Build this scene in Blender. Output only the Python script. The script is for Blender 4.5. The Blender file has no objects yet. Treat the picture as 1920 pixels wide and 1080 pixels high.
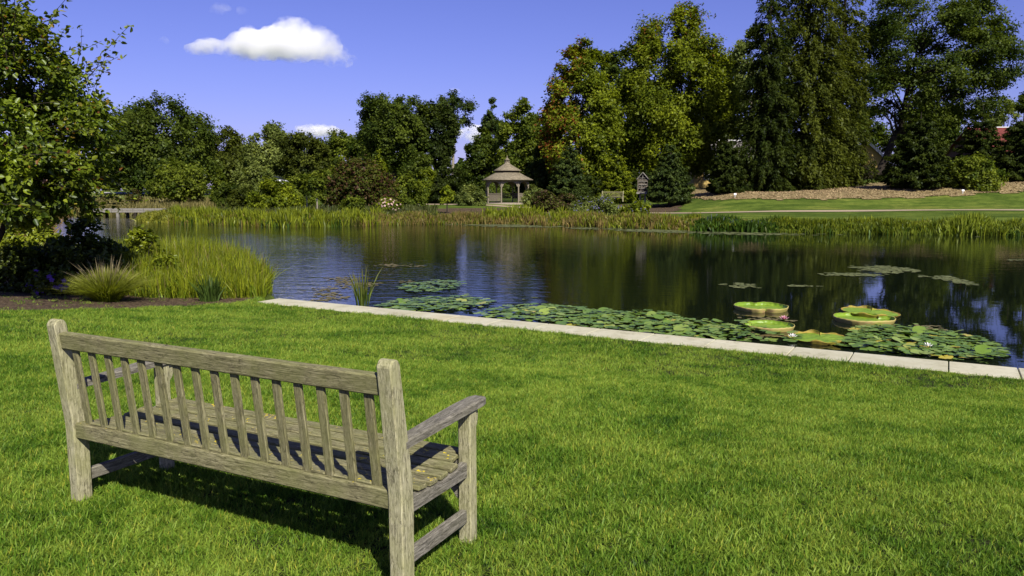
import bpy, bmesh, math
import numpy as np
from mathutils import Vector, Matrix

S = bpy.context.scene
COL = S.collection
RAD = math.radians

# ------------------------------------------------------------------ camera
F, PITCH, CAMH = 1437.0, 0.1245, 1.50          # focal length in photo pixels (1920 wide), pitch, eye height
cd = bpy.data.cameras.new('camera'); cam = bpy.data.objects.new('camera', cd); COL.objects.link(cam)
cam.location = (0, 0, CAMH); cam.rotation_euler = (math.pi/2-PITCH, 0, 0)
cd.sensor_width = 36; cd.lens = 36*F/1920; cd.clip_start = .1; cd.clip_end = 8000
S.camera = cam
S.render.resolution_x, S.render.resolution_y = 1024, 576

# ------------------------------------------------------------------ sky and sun
SUN_EL, SUN_AZ = 42.0, 22.0                     # the sun stands behind the camera, a little to the right
w = bpy.data.worlds.new('World'); S.world = w; w.use_nodes = True
nt = w.node_tree; bg = nt.nodes['Background']
sky = nt.nodes.new('ShaderNodeTexSky'); sky.sky_type = 'NISHITA'; sky.sun_disc = False
sky.sun_elevation = RAD(SUN_EL); sky.sun_rotation = RAD(180-SUN_AZ)
sky.air_density = 1.0; sky.dust_density = 0.6; sky.ozone_density = 2.2
mx = nt.nodes.new('ShaderNodeMix'); mx.data_type = 'RGBA'; mx.blend_type = 'MULTIPLY'; mx.inputs[0].default_value = 1
mx.inputs[7].default_value = (.94, .825, 1.62, 1)
nt.links.new(sky.outputs[0], mx.inputs[6]); nt.links.new(mx.outputs[2], bg.inputs[0])
bg.inputs[1].default_value = 0.0515
sl = bpy.data.lights.new('sun', 'SUN'); sl.energy = 5.0; sl.angle = RAD(.5); sl.color = (1, .95, .85)
sun = bpy.data.objects.new('sun', sl); COL.objects.link(sun)
ca, sa, ce, se = math.cos(RAD(SUN_AZ)), math.sin(RAD(SUN_AZ)), math.cos(RAD(SUN_EL)), math.sin(RAD(SUN_EL))
sun.rotation_euler = Vector((-sa*ce, ca*ce, -se)).to_track_quat('-Z', 'Y').to_euler()
S.view_settings.view_transform = 'Standard'; S.view_settings.look = 'None'
S.view_settings.exposure = 0.62; S.view_settings.gamma = 1.0
S.cycles.max_bounces = 12; S.cycles.transparent_max_bounces = 8; S.cycles.volume_bounces = 12
S.cycles.caustics_reflective = False; S.cycles.caustics_refractive = False

# ------------------------------------------------------------------ pixel <-> place helpers
CP, SP = math.cos(PITCH), math.sin(PITCH)
def xat(px, d, py=360):                         # x of a photo column at world depth d
    vz = -(py-540)/F
    return (px-960)/F*d/(CP+SP*vz)
def zat(py, d):                                 # height seen at photo row py at world depth d
    vz = -(py-540)/F
    return CAMH + d*(-SP+CP*vz)/(CP+SP*vz)
def onplane(px, py, z):
    vz = -(py-540)/F; dz = -SP+CP*vz
    t = (z-CAMH)/dz
    return ((px-960)/F*t, (CP+SP*vz)*t)
WZ = -0.65                                      # water level
KZ = -0.50                                      # kerb level

# ------------------------------------------------------------------ terrain
K0 = np.array([-4.72, 13.90]); K1 = np.array([5.40, 8.16])        # lawn edge of the kerb
KD = (K1-K0)/np.linalg.norm(K1-K0); KN = np.array([-KD[1], KD[0]])  # along the kerb, towards the water
if KN[1] < 0: KN = -KN
KW = .60
def smooth(a, b, x):
    t = np.clip((x-a)/(b-a), 0, 1); return t*t*(3-2*t)
kl = K0+KN*KW
kr = K1+KD*60+KN*KW
POND = np.array([kl, (-5.3, 16.8), (-7.6, 19.6), (-11, 22), (-15.5, 26), (-20, 32), (-27, 44), (-33.5, 56), (-39, 64), (-41, 72),
    (-36, 74), (-31.6, 66), (-27.5, 57), (-22.3, 52.4), (-18.4, 50.6), (-13.9, 47.5), (-11, 48.6), (-9, 50.6), (-5.2, 52),
    (-2.2, 52), (1.4, 51.5), (7.1, 46.3), (10.2, 43), (15.8, 40.6), (25.5, 38), (40, 36), (62, 30), (90, 5), (80, -30), kr])
def pond_sd(x, y):                              # signed distance to the shore, positive on land
    x = np.asarray(x, float); y = np.asarray(y, float)
    best = np.full(x.shape, 1e9); inside = np.zeros(x.shape, bool)
    n = len(POND)
    for i in range(n):
        a = POND[i]; b = POND[(i+1) % n]; e = b-a
        t = np.clip(((x-a[0])*e[0]+(y-a[1])*e[1])/(e@e), 0, 1)
        best = np.minimum(best, np.hypot(x-a[0]-t*e[0], y-a[1]-t*e[1]))
        c = ((a[1] > y) != (b[1] > y)) & (x < (b[0]-a[0])*(y-a[1])/(b[1]-a[1]+1e-12)+a[0])
        inside ^= c
    return np.where(inside, -best, best)
def hgt(x, y):
    x = np.asarray(x, float); y = np.asarray(y, float)
    sd = pond_sd(x, y)
    s = -((x-K0[0])*KN[0]+(y-K0[1])*KN[1])      # distance from the kerb on the lawn side
    near = KZ-.012+(.5+.012)*smooth(.1, 6.2, s)*1.0
    rise = np.minimum(sd, 60)
    far = -.42+.036*rise
    berm = smooth(12, 20, x)*smooth(56.5, 66, y)*1.55*(1-smooth(85, 110, y)*.4)
    berm = berm*(.82+.25*np.sin(x*.16+.6))
    far = far+berm+.06*np.sin(x*.35)*np.cos(y*.31)*smooth(3, 12, sd)
    base = near+(far-near)*smooth(5, 26, -s)
    land = WZ-.02+(base-WZ+.02)*smooth(-.05, .35, sd)
    return np.where(sd > 0, land, WZ-.02-np.minimum(.7, -sd*.5))
def H(x, y): return float(hgt(np.array([x]), np.array([y]))[0])
def gp(px, py, d0=2.5, d1=200):                 # where the ray through a photo pixel meets the ground
    ds = np.geomspace(d0, d1, 1500); xs = np.array([xat(px, d, py) for d in ds]); zs = np.array([zat(py, d) for d in ds])
    h = np.maximum(hgt(xs, ds), WZ); k = np.argmax(zs <= h)
    return (xs[k], ds[k], h[k])

# ------------------------------------------------------------------ mesh helpers
def mesh_np(name, V, faces, col=None, smooth_shade=False):
    me = bpy.data.meshes.new(name)
    V = np.asarray(V, np.float32).reshape(-1, 3)
    faces = [np.asarray(f, np.int32) for f in faces if len(f)]
    tot = sum(len(f) for f in faces); nl = sum(f.size for f in faces)
    me.vertices.add(len(V)); me.vertices.foreach_set('co', V.ravel())
    me.loops.add(nl); me.polygons.add(tot)
    me.loops.foreach_set('vertex_index', np.concatenate([f.ravel() for f in faces]))
    cnt = np.concatenate([np.full(len(f), f.shape[1]) for f in faces])
    st = np.concatenate([[0], np.cumsum(cnt)[:-1]])
    me.polygons.foreach_set('loop_start', st.astype(np.int32))
    me.polygons.foreach_set('loop_total', cnt.astype(np.int32))
    if smooth_shade: me.polygons.foreach_set('use_smooth', np.ones(tot, bool))
    if col is not None:
        a = me.attributes.new('leafcol', 'FLOAT_COLOR', 'POINT')
        c = np.ones((len(V), 4), np.float32); c[:, :3] = col
        a.data.foreach_set('color', c.ravel())
    me.update(calc_edges=True); me.validate()
    return me
def link(name, me, mat=None, parent=None, loc=None):
    o = bpy.data.objects.new(name, me)
    COL.objects.link(o)
    if mat is not None and not me.materials: me.materials.append(mat)
    if parent is not None: o.parent = parent
    if loc is not None: o.location = loc
    return o
def tag(o, label=None, cat=None, group=None, kind=None):
    if label: o['label'] = label
    if cat: o['category'] = cat
    if group: o['group'] = group
    if kind: o['kind'] = kind
    return o
def empty(name, loc, rz=0):
    o = bpy.data.objects.new(name, None); COL.objects.link(o); o.location = loc; o.rotation_euler = (0, 0, rz)
    o.empty_display_size = .2
    return o
def copy_tree(o, parent=None):
    c = o.copy(); COL.objects.link(c)
    if parent is not None: c.parent = parent
    for ch in list(o.children): copy_tree(ch, c)
    return c
def bm_mesh(name, bm, smooth_shade=False):
    me = bpy.data.meshes.new(name); bm.normal_update(); bm.to_mesh(me); bm.free()
    if smooth_shade:
        for p in me.polygons: p.use_smooth = True
    return me
def box_bm(sx, sy, sz, bev=0., seg=1, bm=None, at=(0, 0, 0)):
    own = bm is None
    b = bmesh.new()
    bmesh.ops.create_cube(b, size=1)
    bmesh.ops.scale(b, vec=(sx, sy, sz), verts=b.verts)
    if bev: bmesh.ops.bevel(b, geom=b.edges[:], offset=bev, segments=seg, affect='EDGES', profile=.6)
    bmesh.ops.translate(b, vec=at, verts=b.verts)
    if own: return b
    me = bpy.data.meshes.new('t'); b.to_mesh(me); b.free(); bm.from_mesh(me); bpy.data.meshes.remove(me)
    return bm
def prism_bm(poly, x0, x1, bev=0.):             # polygon in (y,z) extruded along x
    b = bmesh.new()
    v0 = [b.verts.new((x0, y, z)) for y, z in poly]; v1 = [b.verts.new((x1, y, z)) for y, z in poly]
    n = len(poly)
    b.faces.new(v0[::-1]); b.faces.new(v1)
    for i in range(n): b.faces.new((v0[i], v0[(i+1) % n], v1[(i+1) % n], v1[i]))
    bmesh.ops.recalc_face_normals(b, faces=b.faces)
    if bev: bmesh.ops.bevel(b, geom=b.edges[:], offset=bev, segments=1, affect='EDGES')
    return b
def tube(pts, rad, n=6):
    pts = np.asarray(pts, float); m = len(pts); rad = np.asarray(rad, float)
    d = np.gradient(pts, axis=0); d /= np.linalg.norm(d, axis=1)[:, None]+1e-9
    ref = np.where(np.abs(d[:, 2:3]) > .9, np.array([[1., 0, 0]]), np.array([[0, 0, 1.]]))
    a = np.cross(d, ref); a /= np.linalg.norm(a, axis=1)[:, None]+1e-9; b = np.cross(d, a)
    th = np.arange(n)/n*2*np.pi
    V = pts[:, None]+rad[:, None, None]*(a[:, None]*np.cos(th)[None, :, None]+b[:, None]*np.sin(th)[None, :, None])
    i = np.arange(m-1)[:, None]*n; k = np.arange(n)[None]; k2 = (k+1) % n
    Fq = np.stack([i+k, i+k2, i+n+k2, i+n+k], -1).reshape(-1, 4)
    return V.reshape(-1, 3), Fq
def join(parts):
    V = []; Fs = []; o = 0
    for v, f in parts: V.append(v); Fs.append(f+o); o += len(v)
    return np.concatenate(V), np.concatenate(Fs)

# ------------------------------------------------------------------ materials
def M(name):
    m = bpy.data.materials.new(name); m.use_nodes = True
    nt = m.node_tree; nt.nodes.clear(); out = nt.nodes.new('ShaderNodeOutputMaterial')
    return m, nt, out
def N(nt, t, **k):
    n = nt.nodes.new('ShaderNode'+t)
    for a, v in k.items(): setattr(n, a, v)
    return n
def ramp(nt, fac, stops):
    r = N(nt, 'ValToRGB'); e = r.color_ramp.elements
    while len(e) < len(stops): e.new(.5)
    for i, (p, c) in enumerate(stops): e[i].position = p; e[i].color = (*c, 1)
    nt.links.new(fac, r.inputs[0]); return r.outputs[0]
def noise(nt, vec=None, scale=5, detail=4, rough=.55, dist=0):
    n = N(nt, 'TexNoise'); n.inputs['Scale'].default_value = scale; n.inputs['Detail'].default_value = detail
    n.inputs['Roughness'].default_value = rough; n.inputs['Distortion'].default_value = dist
    if vec is not None: nt.links.new(vec, n.inputs['Vector'])
    return n.outputs['Fac']
def mapping(nt, src, scale=(1, 1, 1)):
    mp = N(nt, 'Mapping'); mp.inputs['Scale'].default_value = scale; nt.links.new(src, mp.inputs[0]); return mp.outputs[0]
def mixc(nt, fac, a, b, mode='MIX'):
    n = N(nt, 'Mix', data_type='RGBA', blend_type=mode)
    for i, v in ((0, fac), (6, a), (7, b)):
        if hasattr(v, 'links'): nt.links.new(v, n.inputs[i])
        elif i == 0: n.inputs[0].default_value = v
        else: n.inputs[i].default_value = (*v, 1)
    return n.outputs[2]
def bump(nt, h, strength=.3, dist=.01):
    b = N(nt, 'Bump'); b.inputs['Strength'].default_value = strength; b.inputs['Distance'].default_value = dist
    nt.links.new(h, b.inputs['Height']); return b.outputs[0]
def principled(nt, out, col, rough=.7, nrm=None, spec=.3, metal=0):
    p = N(nt, 'BsdfPrincipled')
    if hasattr(col, 'links'): nt.links.new(col, p.inputs['Base Color'])
    else: p.inputs['Base Color'].default_value = (*col, 1)
    if hasattr(rough, 'links'): nt.links.new(rough, p.inputs['Roughness'])
    else: p.inputs['Roughness'].default_value = rough
    p.inputs['Specular IOR Level'].default_value = spec; p.inputs['Metallic'].default_value = metal
    if nrm is not None: nt.links.new(nrm, p.inputs['Normal'])
    nt.links.new(p.outputs[0], out.inputs[0]); return p
def leafy(name, trans=.35, gloss=.06, rough=.45, colour=None):
    m, nt, out = M(name)
    if colour is None:
        a = N(nt, 'Attribute'); a.attribute_name = 'leafcol'; c = a.outputs['Color']
    else: c = colour(nt)
    d = N(nt, 'BsdfDiffuse'); t = N(nt, 'BsdfTranslucent'); g = N(nt, 'BsdfGlossy'); g.inputs['Roughness'].default_value = rough
    g.inputs['Color'].default_value = (.8, .85, .8, 1)
    nt.links.new(c, d.inputs[0])
    tc = mixc(nt, 1., c, (1.5, 1.5, .5), 'MULTIPLY'); nt.links.new(tc, t.inputs[0])
    m1 = N(nt, 'MixShader'); m1.inputs[0].default_value = trans; nt.links.new(d.outputs[0], m1.inputs[1]); nt.links.new(t.outputs[0], m1.inputs[2])
    m2 = N(nt, 'MixShader'); m2.inputs[0].default_value = gloss; nt.links.new(m1.outputs[0], m2.inputs[1]); nt.links.new(g.outputs[0], m2.inputs[2])
    nt.links.new(m2.outputs[0], out.inputs[0]); return m
LEAF = leafy('leaf', .38, .006)
LEAFN = leafy('leaf_near', .38, .02, .4)
REED = leafy('reed_blade', .35, .012)
def bark_mat(name, c0, c1):
    m, nt, out = M(name); g = N(nt, 'NewGeometry')
    n = noise(nt, mapping(nt, g.outputs['Position'], (9, 9, 1.6)), 1.5, 6, .7)
    c = ramp(nt, n, [(.3, c0), (.7, c1)]); principled(nt, out, c, .9, bump(nt, n, .6, .03), .1); return m
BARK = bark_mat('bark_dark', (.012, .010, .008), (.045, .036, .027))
BARKP = bark_mat('bark_pale', (.14, .12, .09), (.32, .28, .22))
def wood_mat(name, lo, mid, hi, green=(.17, .19, .075), gamt=.5, lich=True):
    m, nt, out = M(name); tc = N(nt, 'TexCoord'); oi = N(nt, 'ObjectInfo')
    ad = N(nt, 'VectorMath', operation='ADD'); nt.links.new(tc.outputs['Object'], ad.inputs[0])
    sc = N(nt, 'VectorMath', operation='SCALE'); sc.inputs[3].default_value = 37; cx = N(nt, 'CombineXYZ')
    for i in range(3): nt.links.new(oi.outputs['Random'], cx.inputs[i])
    nt.links.new(cx.outputs[0], sc.inputs[0]); nt.links.new(sc.outputs[0], ad.inputs[1])
    v = ad.outputs[0]
    fine = noise(nt, mapping(nt, v, (9, 210, 210)), 1, 6, .7, .4)
    streak = noise(nt, mapping(nt, v, (20, 85, 85)), 1, 7, .8, 1.2)
    blotch = noise(nt, v, 7, 5, .65)
    c = ramp(nt, fine, [(.32, lo), (.52, mid), (.72, hi)])
    dk = ramp(nt, streak, [(.40, (.22, .21, .19)), (.52, (1, 1, 1)), (.66, (1.15, 1.15, 1.12))])
    c = mixc(nt, .82, c, dk, 'MULTIPLY')
    gm = ramp(nt, blotch, [(.38, (0, 0, 0)), (.62, (gamt,)*3)])
    c = mixc(nt, gm, c, green)
    if lich:
        ge = N(nt, 'NewGeometry'); sx = N(nt, 'SeparateXYZ'); nt.links.new(ge.outputs['Normal'], sx.inputs[0])
        sp = noise(nt, v, 60, 2, .5); big = noise(nt, v, 5, 2, .5)
        f = N(nt, 'Math', operation='MULTIPLY'); nt.links.new(sp, f.inputs[0]); nt.links.new(big, f.inputs[1])
        f2 = N(nt, 'Math', operation='MULTIPLY'); nt.links.new(f.outputs[0], f2.inputs[0]); nt.links.new(sx.outputs[2], f2.inputs[1])
        lm = ramp(nt, f2.outputs[0], [(.385, (0, 0, 0)), (.40, (1, 1, 1))])
        c = mixc(nt, lm, c, (.55, .42, .03))
    hh = N(nt, 'Math', operation='ADD'); nt.links.new(fine, hh.inputs[0]); nt.links.new(streak, hh.inputs[1])
    principled(nt, out, c, .85, bump(nt, hh.outputs[0], .55, .004), .2); return m
TEAK = wood_mat('weathered_teak', (.06, .054, .026), (.20, .182, .092), (.36, .33, .195), (.15, .155, .05))
TEAKP = wood_mat('weathered_teak_post', (.13, .12, .065), (.36, .335, .20), (.52, .49, .32), (.25, .25, .10), .55)
TEAKG = wood_mat('weathered_teak_grey', (.06, .055, .045), (.18, .165, .13), (.36, .33, .27), (.14, .135, .08), .25, False)
CEDAR = wood_mat('grey_cedar', (.12, .10, .075), (.27, .23, .17), (.38, .33, .25), (.2, .17, .1), .3, False)
DECKW = wood_mat('bleached_deck_wood', (.11, .10, .085), (.24, .225, .195), (.38, .36, .32), (.2, .19, .14), .2, False)
def flat_mat(name, col, rough=.7, var=.25, scale=3, spec=.3):
    m, nt, out = M(name); g = N(nt, 'NewGeometry')
    n = noise(nt, g.outputs['Position'], scale, 5, .6)
    c = ramp(nt, n, [(.3, tuple(x*(1-var) for x in col)), (.7, tuple(min(1, x*(1+var)) for x in col))])
    principled(nt, out, c, rough, bump(nt, n, .2, .01), spec); return m
def ground_mat():
    m, nt, out = M('meadow_ground'); g = N(nt, 'NewGeometry'); P = g.outputs['Position']
    a = noise(nt, P, .22, 4, .6); b = noise(nt, P, 1.7, 4, .65); f = noise(nt, mapping(nt, P, (14, 14, 14)), 1.6, 4, .7)
    c = ramp(nt, a, [(.32, (.055, .088, .016)), (.55, (.085, .125, .022)), (.72, (.13, .155, .035))])
    c = mixc(nt, .8, c, ramp(nt, b, [(.3, (.55, .6, .5)), (.7, (1.25, 1.2, 1.1))]), 'MULTIPLY')
    k2 = noise(nt, mapping(nt, P, (.22, 1.1, 1)), 1, 6, .75)
    c = mixc(nt, .85, c, ramp(nt, k2, [(.34, (.45, .55, .45)), (.5, (1, 1, 1)), (.66, (1.75, 1.5, 1.6))]), 'MULTIPLY')
    c = mixc(nt, .7, c, ramp(nt, f, [(.3, (.45, .5, .4)), (.7, (1.4, 1.35, 1.2))]), 'MULTIPLY')
    principled(nt, out, c, .95, bump(nt, f, .8, .05), .05); return m
def soil_mat(name, cols, scale=18, bs=.8, bd=.03):
    m, nt, out = M(name); g = N(nt, 'NewGeometry'); P = g.outputs['Position']
    v = N(nt, 'TexVoronoi'); v.inputs['Scale'].default_value = scale; nt.links.new(P, v.inputs['Vector'])
    n = noise(nt, P, scale*.5, 6, .7)
    s = N(nt, 'SeparateColor'); nt.links.new(v.outputs['Color'], s.inputs[0])
    c = ramp(nt, s.outputs[0], [(.15, cols[0]), (.5, cols[1]), (.85, cols[2])])
    c = mixc(nt, .8, c, ramp(nt, n, [(.3, (.5, .5, .5)), (.7, (1.3, 1.3, 1.3))]), 'MULTIPLY')
    hh = N(nt, 'Math', operation='ADD'); nt.links.new(v.outputs['Distance'], hh.inputs[0]); nt.links.new(n, hh.inputs[1])
    principled(nt, out, c, .95, bump(nt, hh.outputs[0], bs, bd), .08); return m
GROUND = ground_mat()
SOIL = soil_mat('bark_soil', [(.035, .024, .014), (.075, .052, .03), (.14, .10, .06)], 38, .8, .02)
MULCH = soil_mat('wood_chip_mulch', [(.13, .095, .04), (.22, .165, .075), (.31, .245, .12)], 9, .9, .06)
PATHM = flat_mat('gravel_path', (.30, .235, .15), .95, .12, 6)
PALE_PATH = flat_mat('pale_gravel_path', (.40, .38, .34), .95, .12, 3)
def stone_mat():
    m, nt, out = M('limestone'); g = N(nt, 'NewGeometry'); P = g.outputs['Position']; oi = N(nt, 'ObjectInfo')
    a = noise(nt, P, 1.1, 5, .6); b = noise(nt, P, 26, 5, .7)
    c = ramp(nt, a, [(.3, (.38, .355, .23)), (.55, (.47, .45, .325)), (.75, (.40, .35, .21))])
    c = mixc(nt, .5, c, ramp(nt, b, [(.3, (.8, .8, .78)), (.7, (1.1, 1.1, 1.1))]), 'MULTIPLY')
    st_ = noise(nt, P, 4.5, 6, .75, .8); c = mixc(nt, .55, c, ramp(nt, st_, [(.34, (.55, .55, .45)), (.48, (1, 1, 1))]), 'MULTIPLY')
    c = mixc(nt, .6, c, ramp(nt, oi.outputs['Random'], [(0, (.86, .86, .84)), (1, (1.06, 1.05, 1.03))]), 'MULTIPLY')
    principled(nt, out, c, .85, bump(nt, b, .25, .004), .25); return m
STONE = stone_mat()
def water_mat():
    m, nt, out = M('pond_water'); g = N(nt, 'NewGeometry'); P = g.outputs['Position']
    n1 = noise(nt, mapping(nt, P, (1.5, 3.4, 1)), 1, 3, .55)
    n2 = noise(nt, mapping(nt, P, (5, 10, 1)), 1, 3, .5)
    big = noise(nt, mapping(nt, P, (.05, .11, 1)), 1, 2, .5)
    st = N(nt, 'MapRange'); nt.links.new(big, st.inputs[0]); st.inputs[1].default_value = .38; st.inputs[2].default_value = .62
    st.inputs[3].default_value = .02; st.inputs[4].default_value = .15
    sx = N(nt, 'SeparateXYZ'); nt.links.new(P, sx.inputs[0]); mr = N(nt, 'MapRange'); nt.links.new(sx.outputs[0], mr.inputs[0]); mr.inputs[1].default_value = -7; mr.inputs[2].default_value = 5; mr.inputs[3].default_value = .20; mr.inputs[4].default_value = 0
    sa_ = N(nt, 'Math', operation='ADD'); nt.links.new(st.outputs[0], sa_.inputs[0]); nt.links.new(mr.outputs[0], sa_.inputs[1])
    ad = N(nt, 'Math', operation='MULTIPLY_ADD'); nt.links.new(n2, ad.inputs[0]); ad.inputs[1].default_value = .35; nt.links.new(n1, ad.inputs[2])
    b = N(nt, 'Bump'); b.inputs['Distance'].default_value = .05; nt.links.new(ad.outputs[0], b.inputs['Height']); nt.links.new(sa_.outputs[0], b.inputs['Strength'])
    p = principled(nt, out, (.005, .008, .004), .015, b.outputs[0], .5); p.inputs['IOR'].default_value = 1.33
    return m
WATER = water_mat()

# ------------------------------------------------------------------ the setting
def sheet(name, xs, ys, mat, dz=0., fn=None, mask=None):
    X, Y = np.meshgrid(xs, ys); Z = (fn or hgt)(X.ravel(), Y.ravel())+dz
    V = np.stack([X.ravel(), Y.ravel(), Z], 1); nx = len(xs); ny = len(ys)
    i, j = np.meshgrid(np.arange(nx-1), np.arange(ny-1)); a = (j*nx+i).ravel()
    Fq = np.stack([a, a+1, a+nx+1, a+nx], 1)
    if mask is not None:
        cx = V[Fq, 0].mean(1); cy = V[Fq, 1].mean(1); Fq = Fq[mask(cx, cy)]
    return link(name, mesh_np(name, V, [Fq], None, True), mat)
xs = np.concatenate([[-4000, -1500, -600, -300, -180, -130], np.arange(-100, -45, 2.5), np.arange(-45, 45, .45), np.arange(45, 100, 2.5), [110, 150, 250, 600, 1500, 4000]])
ys = np.concatenate([[-2500, -600, -200, -60, -30, -12], np.arange(-4, 76, .45), np.arange(76, 150, 2), [160, 190, 250, 400, 900, 2000, 6000]])
tag(sheet('ground', xs, ys, GROUND), kind='structure')
wm = mesh_np('pond_water', [(-70, -60, WZ), (140, -60, WZ), (140, 90, WZ), (-70, 90, WZ)], [[(0, 1, 2, 3)]])
tag(link('pond_water', wm, WATER), kind='structure')

# ribbons of path that follow the ground
def ribbon(name, pts, wid, mat, dz=.02):
    pts = np.array(pts, float); L = np.concatenate([[0], np.cumsum(np.linalg.norm(np.diff(pts, axis=0), axis=1))])
    t = np.arange(0, L[-1], .5); P = np.stack([np.interp(t, L, pts[:, 0]), np.interp(t, L, pts[:, 1])], 1)
    d = np.gradient(P, axis=0); d /= np.linalg.norm(d, axis=1)[:, None]; n = np.stack([-d[:, 1], d[:, 0]], 1)
    k = 5; W = np.linspace(-.5, .5, k)*wid
    Q = P[:, None]+n[:, None]*W[None, :, None]; z = hgt(Q[..., 0].ravel(), Q[..., 1].ravel())+dz
    V = np.concatenate([Q.reshape(-1, 2), z[:, None]], 1); m = len(t)
    i, j = np.meshgrid(np.arange(k-1), np.arange(m-1)); a = (j*k+i).ravel()
    return link(name, mesh_np(name, V, [np.stack([a, a+1, a+k+1, a+k], 1)], None, True), mat)
tag(ribbon('footpath', [(-16, 73.5), (-8, 72.5), (-2, 70.5), (3, 66), (8, 58.5), (13, 55.8), (24, 55.0), (60, 54)], 1.5, PATHM, .03), kind='structure')
tag(ribbon('park_road', [(-100, 122), (-70, 118), (-52, 116), (-34, 120), (-10, 126)], 4.0, PALE_PATH, .05), kind='structure')
tag(ribbon('meadow_path', [(-90, 97), (-62, 95), (-40, 94), (-20, 100)], 1.6, PALE_PATH, .05), kind='structure')

def in_poly(poly, x, y):
    poly = np.array(poly); r = np.zeros(x.shape, bool); n = len(poly)
    for i in range(n):
        a = poly[i]; b = poly[(i+1) % n]
        r ^= ((a[1] > y) != (b[1] > y)) & (x < (b[0]-a[0])*(y-a[1])/(b[1]-a[1]+1e-12)+a[0])
    return r
# mulch berm under the conifers on the right
mul_lo = lambda x: np.interp(x, [13, 15.2, 16.2, 19, 23, 28, 34, 45], [79, 70, 63.6, 61.8, 61.4, 61.8, 61.8, 61.8])
tag(sheet('mulch_bed', np.arange(13, 48, .5), np.arange(59, 80, .5), MULCH, .05, None, lambda x, y: (y > mul_lo(x)+.35*np.sin(x*1.7)) & (y < 78)), kind='structure')
tag(sheet('gazebo_mulch', np.arange(-8, 15, .5), np.arange(57, 80, .5), SOIL, .018, None,
    lambda x, y: ((x+2)**2/60+(y-62)**2/22 < 1) | ((x-7.5)**2/40+(y-64)**2/60 < 1)), kind='structure')
# soil bed at the left end of the kerb
BED = [gp(px, py, 8)[:2] for px, py in ((482, 565), (440, 569), (380, 573), (300, 577), (200, 581), (100, 583), (0, 585), (-160, 588))]+[(-16, 10.6), (-16, 25), (-9, 19), (-5.6, 16.5)]
tag(sheet('soil_bed', np.arange(-16, -4, .12), np.arange(10.4, 22, .12), SOIL, .012, None, lambda x, y: in_poly(BED, x+.10*np.sin(y*5)+.06*np.sin(x*9), y+.09*np.sin(x*3.1)+.05*np.sin(x*11)) & (pond_sd(x, y) > .25)), kind='structure')

# stone kerb of separate slabs
kerb = empty('stone_kerb', (K0[0], K0[1], KZ)); tag(kerb, 'straight pale limestone kerb between the near lawn and the pond', 'kerb')
kerb.rotation_euler = (0, 0, math.atan2(KD[1], KD[0]))
jx, jy = onplane(1479, 662, KZ); jt = float((np.array([jx, jy])-K0)@KD); SL = 1.52
t0 = 0.; t1 = jt % SL
jo = [0, .70, 1.74, 2.43]
while jo[-1] < 26: jo.append(jo[-1]+(1.04, .69, .95)[len(jo) % 3])
tt = [0.]+[jt-q for q in (6.9, 6.0, 5.2, 4.4, 3.6, 2.74, 1.9, 1.03) if jt-q > .4]+[jt+q for q in jo]; slab_cache = {}
for a, b in zip(tt[:-1], tt[1:]):
    Ls = round(b-a-.012, 4)
    if Ls not in slab_cache:
        slab_cache[Ls] = bm_mesh('slab', box_bm(Ls, KW-.004, .36, .006, 1)); slab_cache[Ls].materials.append(STONE)
    o = link('slab', slab_cache[Ls], None, kerb, ((a+b)/2, KW/2, -.18))
    o.rotation_euler = (0, 0, 0)

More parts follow.
